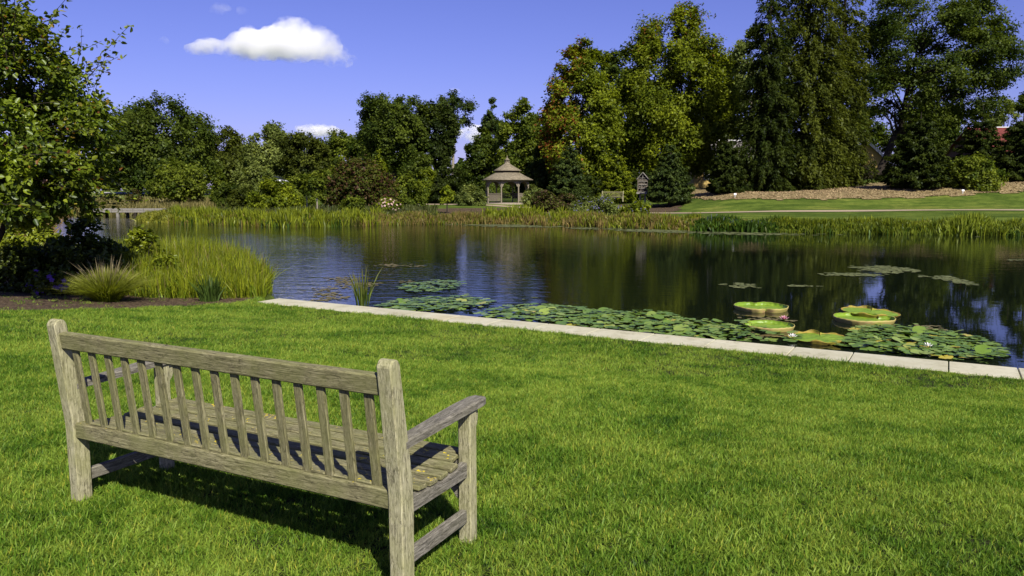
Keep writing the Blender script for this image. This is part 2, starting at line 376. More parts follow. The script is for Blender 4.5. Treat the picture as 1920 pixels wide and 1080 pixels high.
# ------------------------------------------------------------------ bench
def board(name, parent, size, loc, mat, rot=None, bev=.004):
    me = bm_mesh(name, box_bm(*size, bev, 1)); me.materials.append(mat)
    o = link(name, me, None, parent, loc)
    if rot is not None: o.rotation_euler = rot
    return o
BL, BD = 1.89, .485
def build_bench(mat, post, grey):
    r = empty('park_bench', (0, 0, 0))
    zk, zt, rk = .40, .915, .058
    back = lambda z: -max(0, z-zk)/(zt-zk)*rk
    for sx in (-1, 1):
        x = sx*BL/2; hw = .032
        poly = [(-.036, -.05), (.036, -.05), (.040, zk-.06), (.034, zk+.05), (-rk+.026, zt-.022), (-rk+.016, zt-.006), (-rk-.002, zt), (-rk-.020, zt-.004), (-rk-.034, zt-.024), (-.038, zk)]
        b = prism_bm(poly, -hw, hw, .005)
        # local x runs along the grain: turn the post so its length lies on local x
        bmesh.ops.rotate(b, matrix=Matrix.Rotation(math.pi/2, 3, 'Y'), verts=b.verts)
        me = bm_mesh('back_leg', b); me.materials.append(post)
        o = link('back_leg', me, None, r, (x, 0, 0)); o.rotation_euler = (0, -math.pi/2, 0)
        o = board('front_leg', r, (.63, .055, .062), (x, BD, .278), post, (0, -math.pi/2, 0), .005)
        # side rail with a dipped top, stretcher and arm
        poly = [(.03, .305), (BD-.03, .305), (BD-.03, .370), (BD-.11, .360), (BD-.22, .354), (.14, .358), (.03, .372)]
        b = prism_bm([(y, z) for y, z in poly], -.016, .016, .002)
        bmesh.ops.rotate(b, matrix=Matrix.Rotation(-math.pi/2, 3, 'Z'), verts=b.verts)
        me = bm_mesh('seat_rail', b); me.materials.append(grey)
        o = link('seat_rail', me, None, r, (x, 0, 0)); o.rotation_euler = (0, 0, math.pi/2)
        board('stretcher', r, (BD-.06, .030, .058), (x, BD/2, .132), grey, (0, 0, math.pi/2))
        # arm: bowed board that widens to the front
        bm = bmesh.new(); ring = []
        prof = [(.0, .586, .033), (.10, .590, .034), (.22, .596, .037), (.33, .602, .041), (.43, .607, .043), (.56, .609, .041), (.60, .607, .030)]
        for (y, z, hw2) in prof:
            ring.append([bm.verts.new((y, s*hw2, z+q)) for s, q in ((-1, -.016), (1, -.016), (1, .010), (.8, .016), (-.8, .016), (-1, .010))])
        for q in range(len(prof)-1):
            for k in range(6): bm.faces.new((ring[q][k], ring[q][(k+1) % 6], ring[q+1][(k+1) % 6], ring[q+1][k]))
        bm.faces.new(ring[0]); bm.faces.new(ring[-1][::-1]); bmesh.ops.recalc_face_normals(bm, faces=bm.faces)
        me = bm_mesh('armrest', bm); me.materials.append(grey)
        o = link('armrest', me, None, r, (x, -.005, 0)); o.rotation_euler = (0, 0, math.pi/2)
        # rounded bracket under the front of the arm, corner brace under the seat rail
        pl = [(BD+.028, .585), (BD+.062, .585), (BD+.062, .545), (BD+.055, .515), (BD+.040, .497), (BD+.028, .493)]
        me = bm_mesh('arm_bracket', prism_bm(pl, -.018, .018, .003)); me.materials.append(post); link('arm_bracket', me, None, r, (x, 0, 0))
        b = prism_bm([(0, .305), (0, .20), (.018, .195), (.07, .26), (.10, .305)], -.013, .013, .002)
        bmesh.ops.rotate(b, matrix=Matrix.Rotation(sx*math.pi/2, 3, 'Z'), verts=b.verts)
        me = bm_mesh('corner_brace', b); me.materials.append(grey); link('corner_brace', me, None, r, (x-sx*.028, BD, 0))
    # top and bottom rails of the back
    tilt = math.atan2(rk, zt-zk)
    board('top_rail', r, (BL-.056, .040, .078), (0, back(.815)-.004, .815), mat, (tilt, 0, 0), .006)
    board('bottom_rail', r, (BL-.056, .046, .076), (0, -.006, .373), mat, None, .006)
    board('front_rail', r, (BL-.058, .026, .06), (0, BD, .338), grey)
    # sixteen upright slats, each a little different
    rng = np.random.default_rng(4)
    n = 16; pitch = (BL-.056)/(n+.35)
    for i in range(n):
        x = -BL/2+.028+pitch*(i+.68)
        z0, z1 = .408, .790
        o = board('back_slat', r, (z1-z0, .040, .015), (x, back(.6)*.97-.004+rng.normal()*.0006, (z0+z1)/2), mat, None, .003)
        o.rotation_euler = Matrix(((0, 1, 0), (math.sin(-tilt)*1, 0, math.cos(tilt)), (math.cos(tilt), 0, math.sin(tilt)))).to_euler()
        if i < n-1: board('spacer', r, (pitch-.042, .020, .012), (x+pitch/2, -.006, .4165), mat, None, .004)
    # seat boards
    sy = np.linspace(.052, BD+.030, 7); sz = [.382, .366, .358, .358, .364, .372, .376]
    for i, (y, z) in enumerate(zip(sy, sz)):
        wid = .058
        L = BL+.026
        if i in (0,): L = BL-.06
        if i == 6: L = BL-.064
        sl = [-.10, -.09, -.02, .06, .13, .16, .05][i]
        if abs(y-BD) < .058 and i != 6: L = BL-.064
        board('seat_slat', r, (L, wid, .021), (0, y, z+.0105), mat, (sl, 0, 0), .005)
    return r
bench = build_bench(TEAK, TEAKP, TEAKG)
TH = -.4733; ux = np.array([math.cos(TH), math.sin(TH)])
bp = np.array([-.4107, 2.7134])-ux*BL/2
bench.location = (bp[0], bp[1], 0.0); bench.rotation_euler = (0, 0, TH)
tag(bench, 'weathered grey teak bench seen from behind on the near lawn', 'bench', 'teak benches around the pond')
fb = copy_tree(bench); fx, fy = xat(1149, 70), 70.
fb.location = (fx, fy, zat(377, 70)); fb.rotation_euler = (0, 0, math.pi-.22)
tag(fb, 'distant wooden bench facing the pond between gazebo and insect hotel', 'bench', 'teak benches around the pond')

# ------------------------------------------------------------------ gazebo
def ngon_ring(r, z, n=8, rot=0.):
    a = np.arange(n)/n*2*np.pi+rot; return np.stack([r*np.cos(a), r*np.sin(a), np.full(n, z)], 1)
def loft(name, rings, mat, parent, cap0=False, cap1=False, smooth_shade=False):
    n = len(rings[0]); V = np.concatenate(rings); Fq = []
    for q in range(len(rings)-1):
        for k in range(n): Fq.append((q*n+k, q*n+(k+1) % n, (q+1)*n+(k+1) % n, (q+1)*n+k))
    fs = [np.array(Fq)]
    if cap0: fs.append(np.array([[k for k in range(n)][::-1]]))
    if cap1: fs.append(np.array([[(len(rings)-1)*n+k for k in range(n)]]))
    return link(name, mesh_np(name, V, fs, None, smooth_shade), mat, parent)
def shingle_mat():
    m, nt, out = M('cedar_shingles'); tc = N(nt, 'TexCoord'); P = tc.outputs['Object']
    b = N(nt, 'TexBrick'); b.inputs['Scale'].default_value = 5; b.inputs['Mortar Size'].default_value = .012
    b.inputs['Color1'].default_value = (.15, .13, .09, 1); b.inputs['Color2'].default_value = (.235, .205, .145, 1); b.inputs['Mortar'].default_value = (.05, .04, .03, 1)
    sx = N(nt, 'SeparateXYZ'); nt.links.new(P, sx.inputs[0]); at = N(nt, 'Math', operation='ARCTAN2'); nt.links.new(sx.outputs[1], at.inputs[0]); nt.links.new(sx.outputs[0], at.inputs[1])
    cx = N(nt, 'CombineXYZ'); nt.links.new(at.outputs[0], cx.inputs[0]); nt.links.new(sx.outputs[2], cx.inputs[1]); nt.links.new(mapping(nt, cx.outputs[0], (1.5, 2, 1)), b.inputs[0])
    n = noise(nt, P, 4, 5, .7)
    c = mixc(nt, .7, b.outputs[0], ramp(nt, n, [(.3, (.6, .6, .55)), (.7, (1.35, 1.3, 1.2))]), 'MULTIPLY')
    principled(nt, out, c, .9, bump(nt, b.outputs[1], -.4, .02), .1); return m
SHING = shingle_mat()
def build_gazebo():
    d = 75.; x = xat(951, d); z = zat(381, d)
    g = empty('gazebo', (x, d, z)); g.rotation_euler = (0, 0, RAD(8))
    tag(g, 'octagonal timber gazebo with two-tier shingled roof and small cupola', 'gazebo')
    ro = RAD(22.5)
    loft('floor', [ngon_ring(2.35, -.5, 8, ro), ngon_ring(2.35, .06, 8, ro)], CEDAR, g, False, True)
    rp = 2.12
    pts = ngon_ring(rp, 0, 8, ro)
    pm = bm_mesh('post', box_bm(2.2, .105, .105, .008)); pm.materials.append(CEDAR)
    rim_m = None
    for k in range(8):
        p = pts[k]; a = ro+k*math.pi/4
        o = link('post', pm, None, g, (p[0], p[1], 1.14)); o.rotation_euler = Matrix.Rotation(a, 4, 'Z').to_euler(); o.rotation_euler = (Matrix.Rotation(a, 4, 'Z')@Matrix.Rotation(-math.pi/2, 4, 'Y')).to_euler()
        q = pts[(k+1) % 8]; e = q-p; L = np.linalg.norm(e); ang = math.atan2(e[1], e[0]); mid = (p+q)/2
        bmh = bmesh.new(); box_bm(L-.14, .06, .20, .008, 1, bmh, (0, 0, 0))
        me = bm_mesh('header_beam', bmh); me.materials.append(CEDAR); o = link('header_beam', me, None, g, (mid[0], mid[1], 2.14)); o.rotation_euler = (0, 0, ang)
        for s in (-1, 1):           # curved brackets under the beam
            pl = [(0, 0), (0, -.46), (.05, -.46), (.11, -.28), (.22, -.14), (.40, -.06), (.40, 0)]
            b = prism_bm([(y*1., zz) for y, zz in pl], -.025, .025, .004); bmesh.ops.rotate(b, matrix=Matrix.Rotation(-math.pi/2 if s > 0 else math.pi/2, 3, 'Z'), verts=b.verts)
            me = bm_mesh('bracket', b); me.materials.append(CEDAR)
            c = p+e*(.075/L) if s > 0 else q-e*(.075/L)
            o = link('bracket', me, None, g, (c[0], c[1], 2.035)); o.rotation_euler = (0, 0, ang)
        if k != 5:                   # railing, open at the entrance
            bmh = bmesh.new(); box_bm(L-.13, .09, .05, .006, 1, bmh, (0, 0, .88))
            me = bm_mesh('handrail', bmh); me.materials.append(CEDAR); rl = link('handrail', me, None, g, (mid[0], mid[1], .06)); rl.rotation_euler = (0, 0, ang)
            board('bottom_rail', rl, (L-.13, .06, .05), (0, 0, .18), CEDAR)
            if rim_m is None: rim_m = bm_mesh('baluster', box_bm(.65, .05, .035, .004)); rim_m.materials.append(CEDAR)
            for i in range(13):
                o = link('baluster', rim_m, None, rl, (-L/2+.16+(L-.32)*i/12, 0, .53)); o.rotation_euler = (0, -math.pi/2, 0)
    lr = loft('lower_roof', [ngon_ring(2.2, 2.22, 8, ro), ngon_ring(2.56, 2.18, 8, ro), ngon_ring(2.58, 2.26, 8, ro), ngon_ring(1.9, 2.57, 8, ro), ngon_ring(1.25, 2.93, 8, ro), ngon_ring(1.2, 2.93, 8, ro)], SHING, g)
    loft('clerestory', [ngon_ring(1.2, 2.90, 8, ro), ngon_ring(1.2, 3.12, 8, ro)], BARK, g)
    ur = loft('upper_roof', [ngon_ring(1.15, 3.11, 8, ro), ngon_ring(1.40, 3.07, 8, ro), ngon_ring(1.42, 3.14, 8, ro), ngon_ring(.85, 3.44, 8, ro), ngon_ring(.27, 3.80, 8, ro)], SHING, g, False, True)
    cu = loft('cupola', [ngon_ring(.27, 3.78, 8, ro), ngon_ring(.27, 3.86, 8, ro), ngon_ring(.15, 3.865, 8, ro), ngon_ring(.15, 4.12, 8, ro), ngon_ring(.22, 4.125, 8, ro)], CEDAR, g)
    cpm = bm_mesh('cupola_post', box_bm(.05, .05, .26, .004)); cpm.materials.append(CEDAR)
    for k in range(8):
        a = ro+k*math.pi/4; o = link('cupola_post', cpm, None, cu, (.215*math.cos(a), .215*math.sin(a), 3.99)); o.rotation_euler = (0, 0, a)
    loft('cupola_roof', [ngon_ring(.25, 4.115, 8, ro), ngon_ring(.30, 4.12, 8, ro), ngon_ring(.14, 4.27, 8, ro), ngon_ring(.03, 4.42, 8, ro), ngon_ring(.045, 4.47, 8, ro), ngon_ring(.01, 4.58, 8, ro)], SHING, cu, True, True)
build_gazebo()

# ------------------------------------------------------------------ insect hotel
def build_hotel():
    d = 67.; x = xat(1205, d); z = H(x, d)
    z = min(z, zat(373, d))
    k = d/F
    g = empty('insect_hotel', (x, d, z)); g.rotation_euler = (0, 0, RAD(-14))
    tag(g, 'tall wooden insect hotel with pitched roof on two posts', 'insect hotel')
    base = zat(360, d)-z; top = zat(334, d)-z; peak = zat(324, d)-z; W = .80; D = .42
    for s in (-1, 1):
        board('leg', g, (base+.1, .12, .12), (s*.22, .05, base/2-.03), DECKW, (0, -math.pi/2, 0))
    b = prism_bm([(-W/2, base), (W/2, base), (W/2, top), (0, peak-.06), (-W/2, top)], .08, .12)
    bmesh.ops.rotate(b, matrix=Matrix.Rotation(math.pi/2, 3, 'Z'), verts=b.verts)
    me = bm_mesh('back_panel', b); me.materials.append(BARK); link('back_panel', me, None, g, (0, .05, 0))
    for s in (-1, 1): board('side_board', g, (top-base, D, .05), (s*(W/2+.0), 0, (top+base)/2), CEDAR, (0, -math.pi/2, 0))
    hs = np.linspace(base, top, 5)
    for i, zz in enumerate(hs): board('shelf', g, (W-.06, D-.03, .04), (0, 0, zz+.01), DECKW)
    for (zz) in (hs[1], hs[2], hs[3]): board('divider', g, (.32, .34, .035), ((-.1, .12, -.05)[int(list(hs).index(zz))-1], 0, zz+.17), DECKW, (0, -math.pi/2, 0))
    rng = np.random.default_rng(9); logm = []
    for rr in (.05, .037, .028):
        V, Fq = tube([(0, -.17, 0), (0, .12, 0)], [rr, rr], 8)
        me = mesh_np('log', V, [Fq, np.array([[0, 1, 2, 3, 4, 5, 6, 7]])], None); me.materials.append(BARKP); logm.append((rr, me))
    for i in range(4):
        zz = hs[i]+.03; hgt_ = hs[1]-hs[0]-.05; y = 0
        while y < hgt_-.06:
            xx = -W/2+.09
            while xx < W/2-.08:
                rr, me = logm[rng.integers(3)]
                if rng.random() < .8: link('log', me, None, g, (xx+rr, 0, zz+y+.05))
                xx += 2*rr+.012
            y += .095
    for s in (-1, 1):
        L = math.hypot(W/2+.16, peak-top+.12); a = math.atan2(peak-top+.02, W/2+.02)
        o = board('roof_board', g, (L, D+.16, .045), (s*(W/4+.055), -.02, (top+peak)/2-.035), DECKW, (0, s*a, 0))
    board('gable_strut', g, (peak-top-.08, .06, .05), (0, -.16, (top+peak)/2-.05), DECKW, (0, -math.pi/2, 0))
    board('sloping_shelf', g, (W+.1, .3, .04), (-.06, -.2, base-.08), DECKW, (.5, 0, 0))
build_hotel()

# ------------------------------------------------------------------ boardwalk over the inlet
def build_boardwalk():
    d = 67.; x0 = xat(164, d); x1 = xat(330, d); zt = zat(390.5, d); zb = zat(398.5, d)
    g = empty('boardwalk', ((x0+x1)/2, d, WZ)); L = x1-x0
    tag(g, 'low weathered plank boardwalk bridge crossing the far left inlet', 'boardwalk')
    h = zt-zb
    board('fascia_board', g, (L, .06, h*.46), (0, 0, zb+h*.24-WZ), DECKW)
    board('fascia_board', g, (L, .055, h*.46), (0, .005, zb+h*.75-WZ), DECKW)
    for i in range(9): board('fascia_post', g, (h*1.02, .16, .07), (-L/2+.1+(L-.2)*i/8, -.05, (zb+zt)/2-WZ), DECKW, (0, -math.pi/2, 0))
    n = int(L/.28); pm = bm_mesh('plank', box_bm(.26, 1.9, .05, .006)); pm.materials.append(DECKW)
    for i in range(n): link('plank', pm, None, g, (-L/2+.14+i*.28, .98, zb+.06-WZ))
    for i, q in enumerate((-.42, -.18, .02, .22, .42)):
        for yy in (.12, 1.8): board('pier', g, (1.4, .22, .22), (q*L, yy, zb-WZ-.72), DECKW if i % 2 else BARK, (0, -math.pi/2, 0))
build_boardwalk()

# ------------------------------------------------------------------ buildings glimpsed between the trees
OCHRE = flat_mat('ochre_render', (.50, .36, .12), .9, .08, 1.2)
WHITE = flat_mat('white_trim', (.72, .72, .70), .6, .05, 2)
ROOFG = flat_mat('grey_shingle_roof', (.16, .145, .13), .9, .25, 5)
ROOFR = flat_mat('red_metal_roof', (.13, .028, .02), .7, .25, 2.5)
BRICK = flat_mat('dark_barn_wall', (.10, .05, .035), .9, .2, 3)
def glass_mat():
    m, nt, out = M('window_glass'); principled(nt, out, (.02, .025, .03), .05, None, .6); return m
GLASS = glass_mat()
def house(name, label, px0, px1, d, eave_py, ridge_py, depth, wallm, roofm, trim, gable_front=False, wins=(), rz=0.):
    x0, x1 = xat(px0, d), xat(px1, d); cx = (x0+x1)/2; W = x1-x0; zb = H(cx, d)-.5
    g = empty(name, (cx, d+depth/2, zb)); g.rotation_euler = (0, 0, rz); tag(g, label, 'building')
    e = zat(eave_py, d)-zb; r = zat(ridge_py, d)-zb
    if gable_front: poly = [(-W/2, 0), (W/2, 0), (W/2, e), (0, r), (-W/2, e)]; a0, a1 = -depth/2, depth/2
    else: poly = [(-depth/2, 0), (depth/2, 0), (depth/2, e), (0, r), (-depth/2, e)]; a0, a1 = -W/2, W/2
    b = prism_bm(poly, a0, a1)
    if gable_front: bmesh.ops.rotate(b, matrix=Matrix.Rotation(math.pi/2, 3, 'Z'), verts=b.verts)
    me = bm_mesh('wall', b); me.materials.append(wallm); link('wall', me, None, g)
    half = (W if gable_front else depth)/2; ln = (depth if gable_front else W)+.7
    sl = math.hypot(half+.35, (r-e)*(half+.35)/half); an = math.atan2(r-e, half)
    for s in (-1, 1):
        zc = r-(r-e)*((half+.35)/2)/half+.10; off = s*(half+.35)/2
        if gable_front: rf = board('roof_slope', g, (sl, ln, .14), (off, 0, zc), roofm, (0, s*an, 0)); 
        else: rf = board('roof_slope', g, (ln, sl, .14), (0, off, zc), roofm, (-s*an, 0, 0))
        if gable_front: board('barge_board', rf, (sl, .08, .30), (0, -ln/2-.05, -.06), trim)
        else: board('eaves_board', rf, (ln, .08, .22), (0, s*(sl/2+.05), -.04), trim)
    board('ridge_cap', g, (.35, ln, .1) if gable_front else (ln, .35, .1), (0, 0, r+.2), trim)
    for (u, v, ww, hh) in wins:
        wf = board('window', g, (ww+.24, .12, hh+.24), (u*W/2, -depth/2-.03, v*e), trim)
        board('pane', wf, (ww, .06, hh), (0, -.05, 0), GLASS); board('glazing_bar', wf, (.07, .03, hh), (0, -.09, 0), trim)
house('garden_house', 'ochre yellow house with white windows half hidden behind dark spruces', 1300, 1500, 92, 296, 262, 8, OCHRE, ROOFG, WHITE,
      False, [(-.72, .55, 1.0, 1.5), (-.3, .55, 1.2, 1.4), (.1, .6, 1.4, 1.0), (.5, .55, 1.2, 1.4)])
house('gabled_house', 'ochre gable end with white roof trim behind the forked locust trunk', 1570, 1658, 96, 300, 262, 9, OCHRE, ROOFG, WHITE, True, [(-.3, .6, 1, 1.2)])
house('red_barn', 'red metal roofed building at the far right behind spruces', 1862, 1990, 96, 292, 234, 12, BRICK, ROOFR, WHITE, False, [(-.5, .5, 1, 1.2)])

# two white plant markers in the mulch
for (px, py, lab) in ((1805, 361, 'small white plant marker in the mulch before the golden juniper'), (1378, 368, 'small white plant marker at the left end of the mulch bed')):
    x, y, z = gp(px, py+3, 40); m = empty('plant_marker', (x, y, z)); tag(m, lab, 'marker')
    board('stake', m, (.30, .05, .03), (0, 0, .12), WHITE, (0, -math.pi/2, 0), .003); board('name_plate', m, (.20, .015, .14), (0, -.03, .30), WHITE, (-.3, 0, 0), .003)

# ------------------------------------------------------------------ foliage generators
PROF = {
 'round': lambda t: np.sqrt(np.clip(1-(2*t-1)**2, 0, 1)),
 'dome': lambda t: np.clip(1-t**2.6, 0, 1)**.5*np.clip(.72+t*1.6, 0, 1),
 'egg': lambda t: np.clip(np.sin(np.pi*np.clip(t, 0, 1)**.62), 0, 1)**.8,
 'oval': lambda t: np.clip(np.sin(np.pi*np.clip(t, 0, 1)**.72), 0, 1)**.55,
 'cone': lambda t: np.clip(1-t, 0, 1)**.85*np.clip(.55+t*5, 0, 1),
 'vase': lambda t: np.clip(np.sin(np.pi*np.clip(t, 0, 1)**1.5), 0, 1)**.7,
 'col': lambda t: np.clip(1-t**3, 0, 1)**.6*np.clip(.6+t*2, 0, 1),
}
def unit(v): return v/(np.linalg.norm(v, axis=-1, keepdims=True)+1e-9)
def quads(rng, pos, nrm, size, aspect=.62, along=None):
    n = len(pos)
    a = rng.normal(size=(n, 3)) if along is None else along
    a = unit(a-nrm*np.sum(a*nrm, 1, keepdims=True)); b = np.cross(nrm, a)
    s = size[:, None]*.5
    V = np.stack([pos-a*s, pos+b*s*aspect-a*s*.1, pos+a*s, pos-b*s*aspect-a*s*.1], 1).reshape(-1, 3)
    return V, np.arange(4*n).reshape(n, 4)
def tris(rng, pos, nrm, size, aspect=.8, along=None):
    n = len(pos); a = rng.normal(size=(n, 3)) if along is None else along
    a = unit(a-nrm*np.sum(a*nrm, 1, keepdims=True)); b = np.cross(nrm, a); s = size[:, None]*.5
    V = np.stack([pos-a*s*.8+b*s*aspect, pos+a*s*1.1+b*s*.15, pos-a*s*.5-b*s*aspect], 1).reshape(-1, 3)
    return V, np.arange(3*n).reshape(n, 3)
def leaves6(rng, pos, nrm, size, aspect=.6, along=None):           # a folded pointed leaf, two quads
    n = len(pos); a = rng.normal(size=(n, 3)) if along is None else along
    a = unit(a-nrm*np.sum(a*nrm, 1, keepdims=True)); b = np.cross(nrm, a); s = size[:, None]
    up = nrm*s*.10
    V = np.stack([pos, pos+a*s*.30+b*s*aspect*.5+up, pos+a*s*.72+b*s*aspect*.38+up*.8-nrm*s*.04, pos+a*s-nrm*s*.12, pos+a*s*.72-b*s*aspect*.38+up*.8-nrm*s*.04, pos+a*s*.30-b*s*aspect*.5+up], 1).reshape(-1, 3)
    k = np.arange(n)[:, None]*6
    return V, np.concatenate([k+np.array([[0, 1, 2, 3]]), k+np.array([[0, 3, 4, 5]])])
def colours(rng, n, lob, c0, c1, jit=.22):
    t = np.clip(.45+.28*lob+.24*rng.normal(size=n), 0, 1)[:, None]
    c = np.array(c0)*(1-t)+np.array(c1)*t
    return np.clip(c*(1+jit*rng.normal(size=(n, 1))).clip(.4, 1.8)*1.28, .004, .6)
def crown(rng, ax, z0, z1, rx, ry, prof, nl, n, ls, c0, c1, lobe=.3, upb=.35, spread=.75, shell=.35, autumn=None, near=False, zmin=None, flat=1., tl=(.5, 1.15)):
    P = PROF[prof]
    if not near: n = int(n*2.5); ls *= .92; lobe = min(lobe*1.32, .46); nl = int(nl*1.25)
    t = rng.random(nl*6); t = t[rng.random(nl*6) < P(t)+.05][:nl]; nl = len(t)
    r = P(t)*np.sqrt(rng.uniform(shell**2, 1, nl))*(1-lobe*.55); an = rng.uniform(0, 2*np.pi, nl)
    C = np.stack([ax[0]+r*rx*np.cos(an), ax[1]+r*ry*np.sin(an), z0+(z1-z0)*(.04+.90*t)], 1)
    Rl = lobe*rx*rng.uniform(.55, 1.25, nl)*(.55+.45*np.clip(P(t), 0, 1))
    cen = np.array([ax[0], ax[1], z0+(z1-z0)*.40]); out = unit((C-cen)/np.array([rx, ry, (z1-z0)/2]))
    ntw = 14
    tw = unit(out[:, None]*.65+np.array([0, 0, upb])+rng.normal(size=(nl, ntw, 3))*spread*.8); tlen = rng.uniform(*tl, (nl, ntw))
    k = rng.choice(nl, n, p=Rl**2/np.sum(Rl**2)); j = rng.integers(ntw, size=n)
    u = .12+.9*rng.random(n)**.65
    off = tw[k, j]*(Rl[k]*tlen[k, j]*u)[:, None]+rng.normal(size=(n, 3))*(Rl[k]*.15)[:, None]
    off[:, 2] *= flat
    pos = C[k]+off
    nr = unit(np.array([0, 0, .5])+out[k]*.3+tw[k, j]*.35+rng.normal(size=(n, 3))*.55)
    size = ls*rng.uniform(.55, 1.35, n)
    lob = rng.normal(size=nl)
    col = colours(rng, n, lob[k], c0, c1)
    if autumn is not None:
        wgt, cols = autumn(pos); pick = rng.random(n) < wgt
        cc = np.array(cols)[rng.integers(len(cols), size=n)]*rng.uniform(.6, 1.25, (n, 1)); col[pick] = cc[pick]
    if zmin is not None: pos[:, 2] = np.maximum(pos[:, 2], zmin+rng.random(n)*.15)
    V, Fq = leaves6(rng, pos, nr, size, .62, tw[k, j]+rng.normal(size=(n, 3))*.6) if near else tris(rng, pos, nr, size)
    return V, Fq, np.repeat(col, 6 if near else 3, axis=0), C, Rl
def limb(rng, a, b, r0, r1, n=6, sag=.12, sides=6):
    a = np.array(a, float); b = np.array(b, float); t = np.linspace(0, 1, n)[:, None]
    L = np.linalg.norm(b-a); p = a+(b-a)*t; w = np.cumsum(rng.normal(size=(n, 3))*L*.03, 0); w -= w[:1]+(w[-1:]-w[:1])*t
    p = p+w; p[:, 2] += (np.sin(t[:, 0]*np.pi)*L*sag)
    return tube(p, r0+(r1-r0)*t[:, 0]**.8, sides)
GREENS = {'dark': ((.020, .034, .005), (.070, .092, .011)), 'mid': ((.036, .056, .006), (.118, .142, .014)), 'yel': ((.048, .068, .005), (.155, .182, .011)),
 'grey': ((.055, .075, .016), (.150, .175, .040)), 'blue': ((.020, .034, .009), (.062, .085, .017)), 'blk': ((.012, .021, .004), (.042, .056, .009)),
 'olive': ((.022, .031, .005), (.075, .088, .011)), 'lime': ((.08, .11, .008), (.21, .24, .015))}
REG = [1000]
def tree(name, label, px, d, top, bot, hw, prof='round', nl=70, n=14000, ls=.34, g='mid', lobe=.28, trunk=.28, cat='tree', group=None, bark=None, px_base=None, autumn=None, stems=1, flat=1., ry=None, shell=.35, upb=.35, nlimb=14, spread=.75, near=False, ground=None, fork=.25, tl=(.5, 1.15)):
    REG[0] += 1; rng = np.random.default_rng(REG[0])
    xc = xat(px, d); xb = xat(px_base, d) if px_base is not None else xc
    zb = H(xb, d) if ground is None else ground
    z1, z0 = zat(top, d), zat(bot, d); rx = hw*d/F; ry = ry or rx*.85
    z0 = max(z0, zb+.05)
    c0, c1 = GREENS[g]
    V, Fq, col, C, Rl = crown(rng, (xc, d), z0, z1, rx, ry, prof, nl, n, ls, c0, c1, lobe, upb, spread, shell, autumn, near, zb, flat, tl)
    o = empty(name, (xb, d, zb)); off = np.array([xb, d, zb])
    link('crown', mesh_np('crown', V-off, [Fq], col), LEAFN if near else LEAF, o)
    parts = []; Ht = z1-zb; zf = max(z0-zb, 0)+fork*(z1-z0)
    heads = []
    for s in range(stems):
        bx = rng.normal()*trunk*1.6 if stems > 1 else 0; by = rng.normal()*trunk*1.6 if stems > 1 else 0
        tx = xc-xb+(rng.uniform(-.24, .24)*rx if stems > 1 else rng.normal()*rx*.06); ty = rng.normal()*ry*(.25 if stems > 1 else .06)
        top_h = Ht*(rng.uniform(.72, .86) if stems == 1 else rng.uniform(.58, .72)); mid = np.array([bx+(tx-bx)*.35, by+(ty-by)*.35, zf]); tp = np.array([tx, ty, top_h])
        rr = trunk/(1 if stems == 1 else 1.5)
        parts.append(tube(np.array([(bx, by, -.3), (bx, by, .02*Ht), tuple((mid+np.array([bx, by, 0]))/2*np.array([1, 1, 1.0])), tuple(mid)]), [rr*1.35, rr*1.1, rr*.95, rr*.8], 8))
        parts.append(limb(rng, mid, tp, rr*.8, rr*.12, 8, 0)); heads.append((mid, tp, rr))
    idx = rng.permutation(len(C))[:nlimb]
    for i in idx:
        mid, tp, rr = heads[rng.integers(len(heads))]
        t = np.clip((C[i, 2]-zb-mid[2])/(tp[2]-mid[2]+1e-6)-.25, 0, .8); st = mid+(tp-mid)*t
        parts.append(limb(rng, st, C[i]-off, rr*.42*(1-t*.7), rr*.06, 6, .06, 5))
    V, Fq = join(parts); link('trunk', mesh_np('trunk', V, [Fq], None, True), bark or BARK, o)
    return tag(o, label, cat, group)
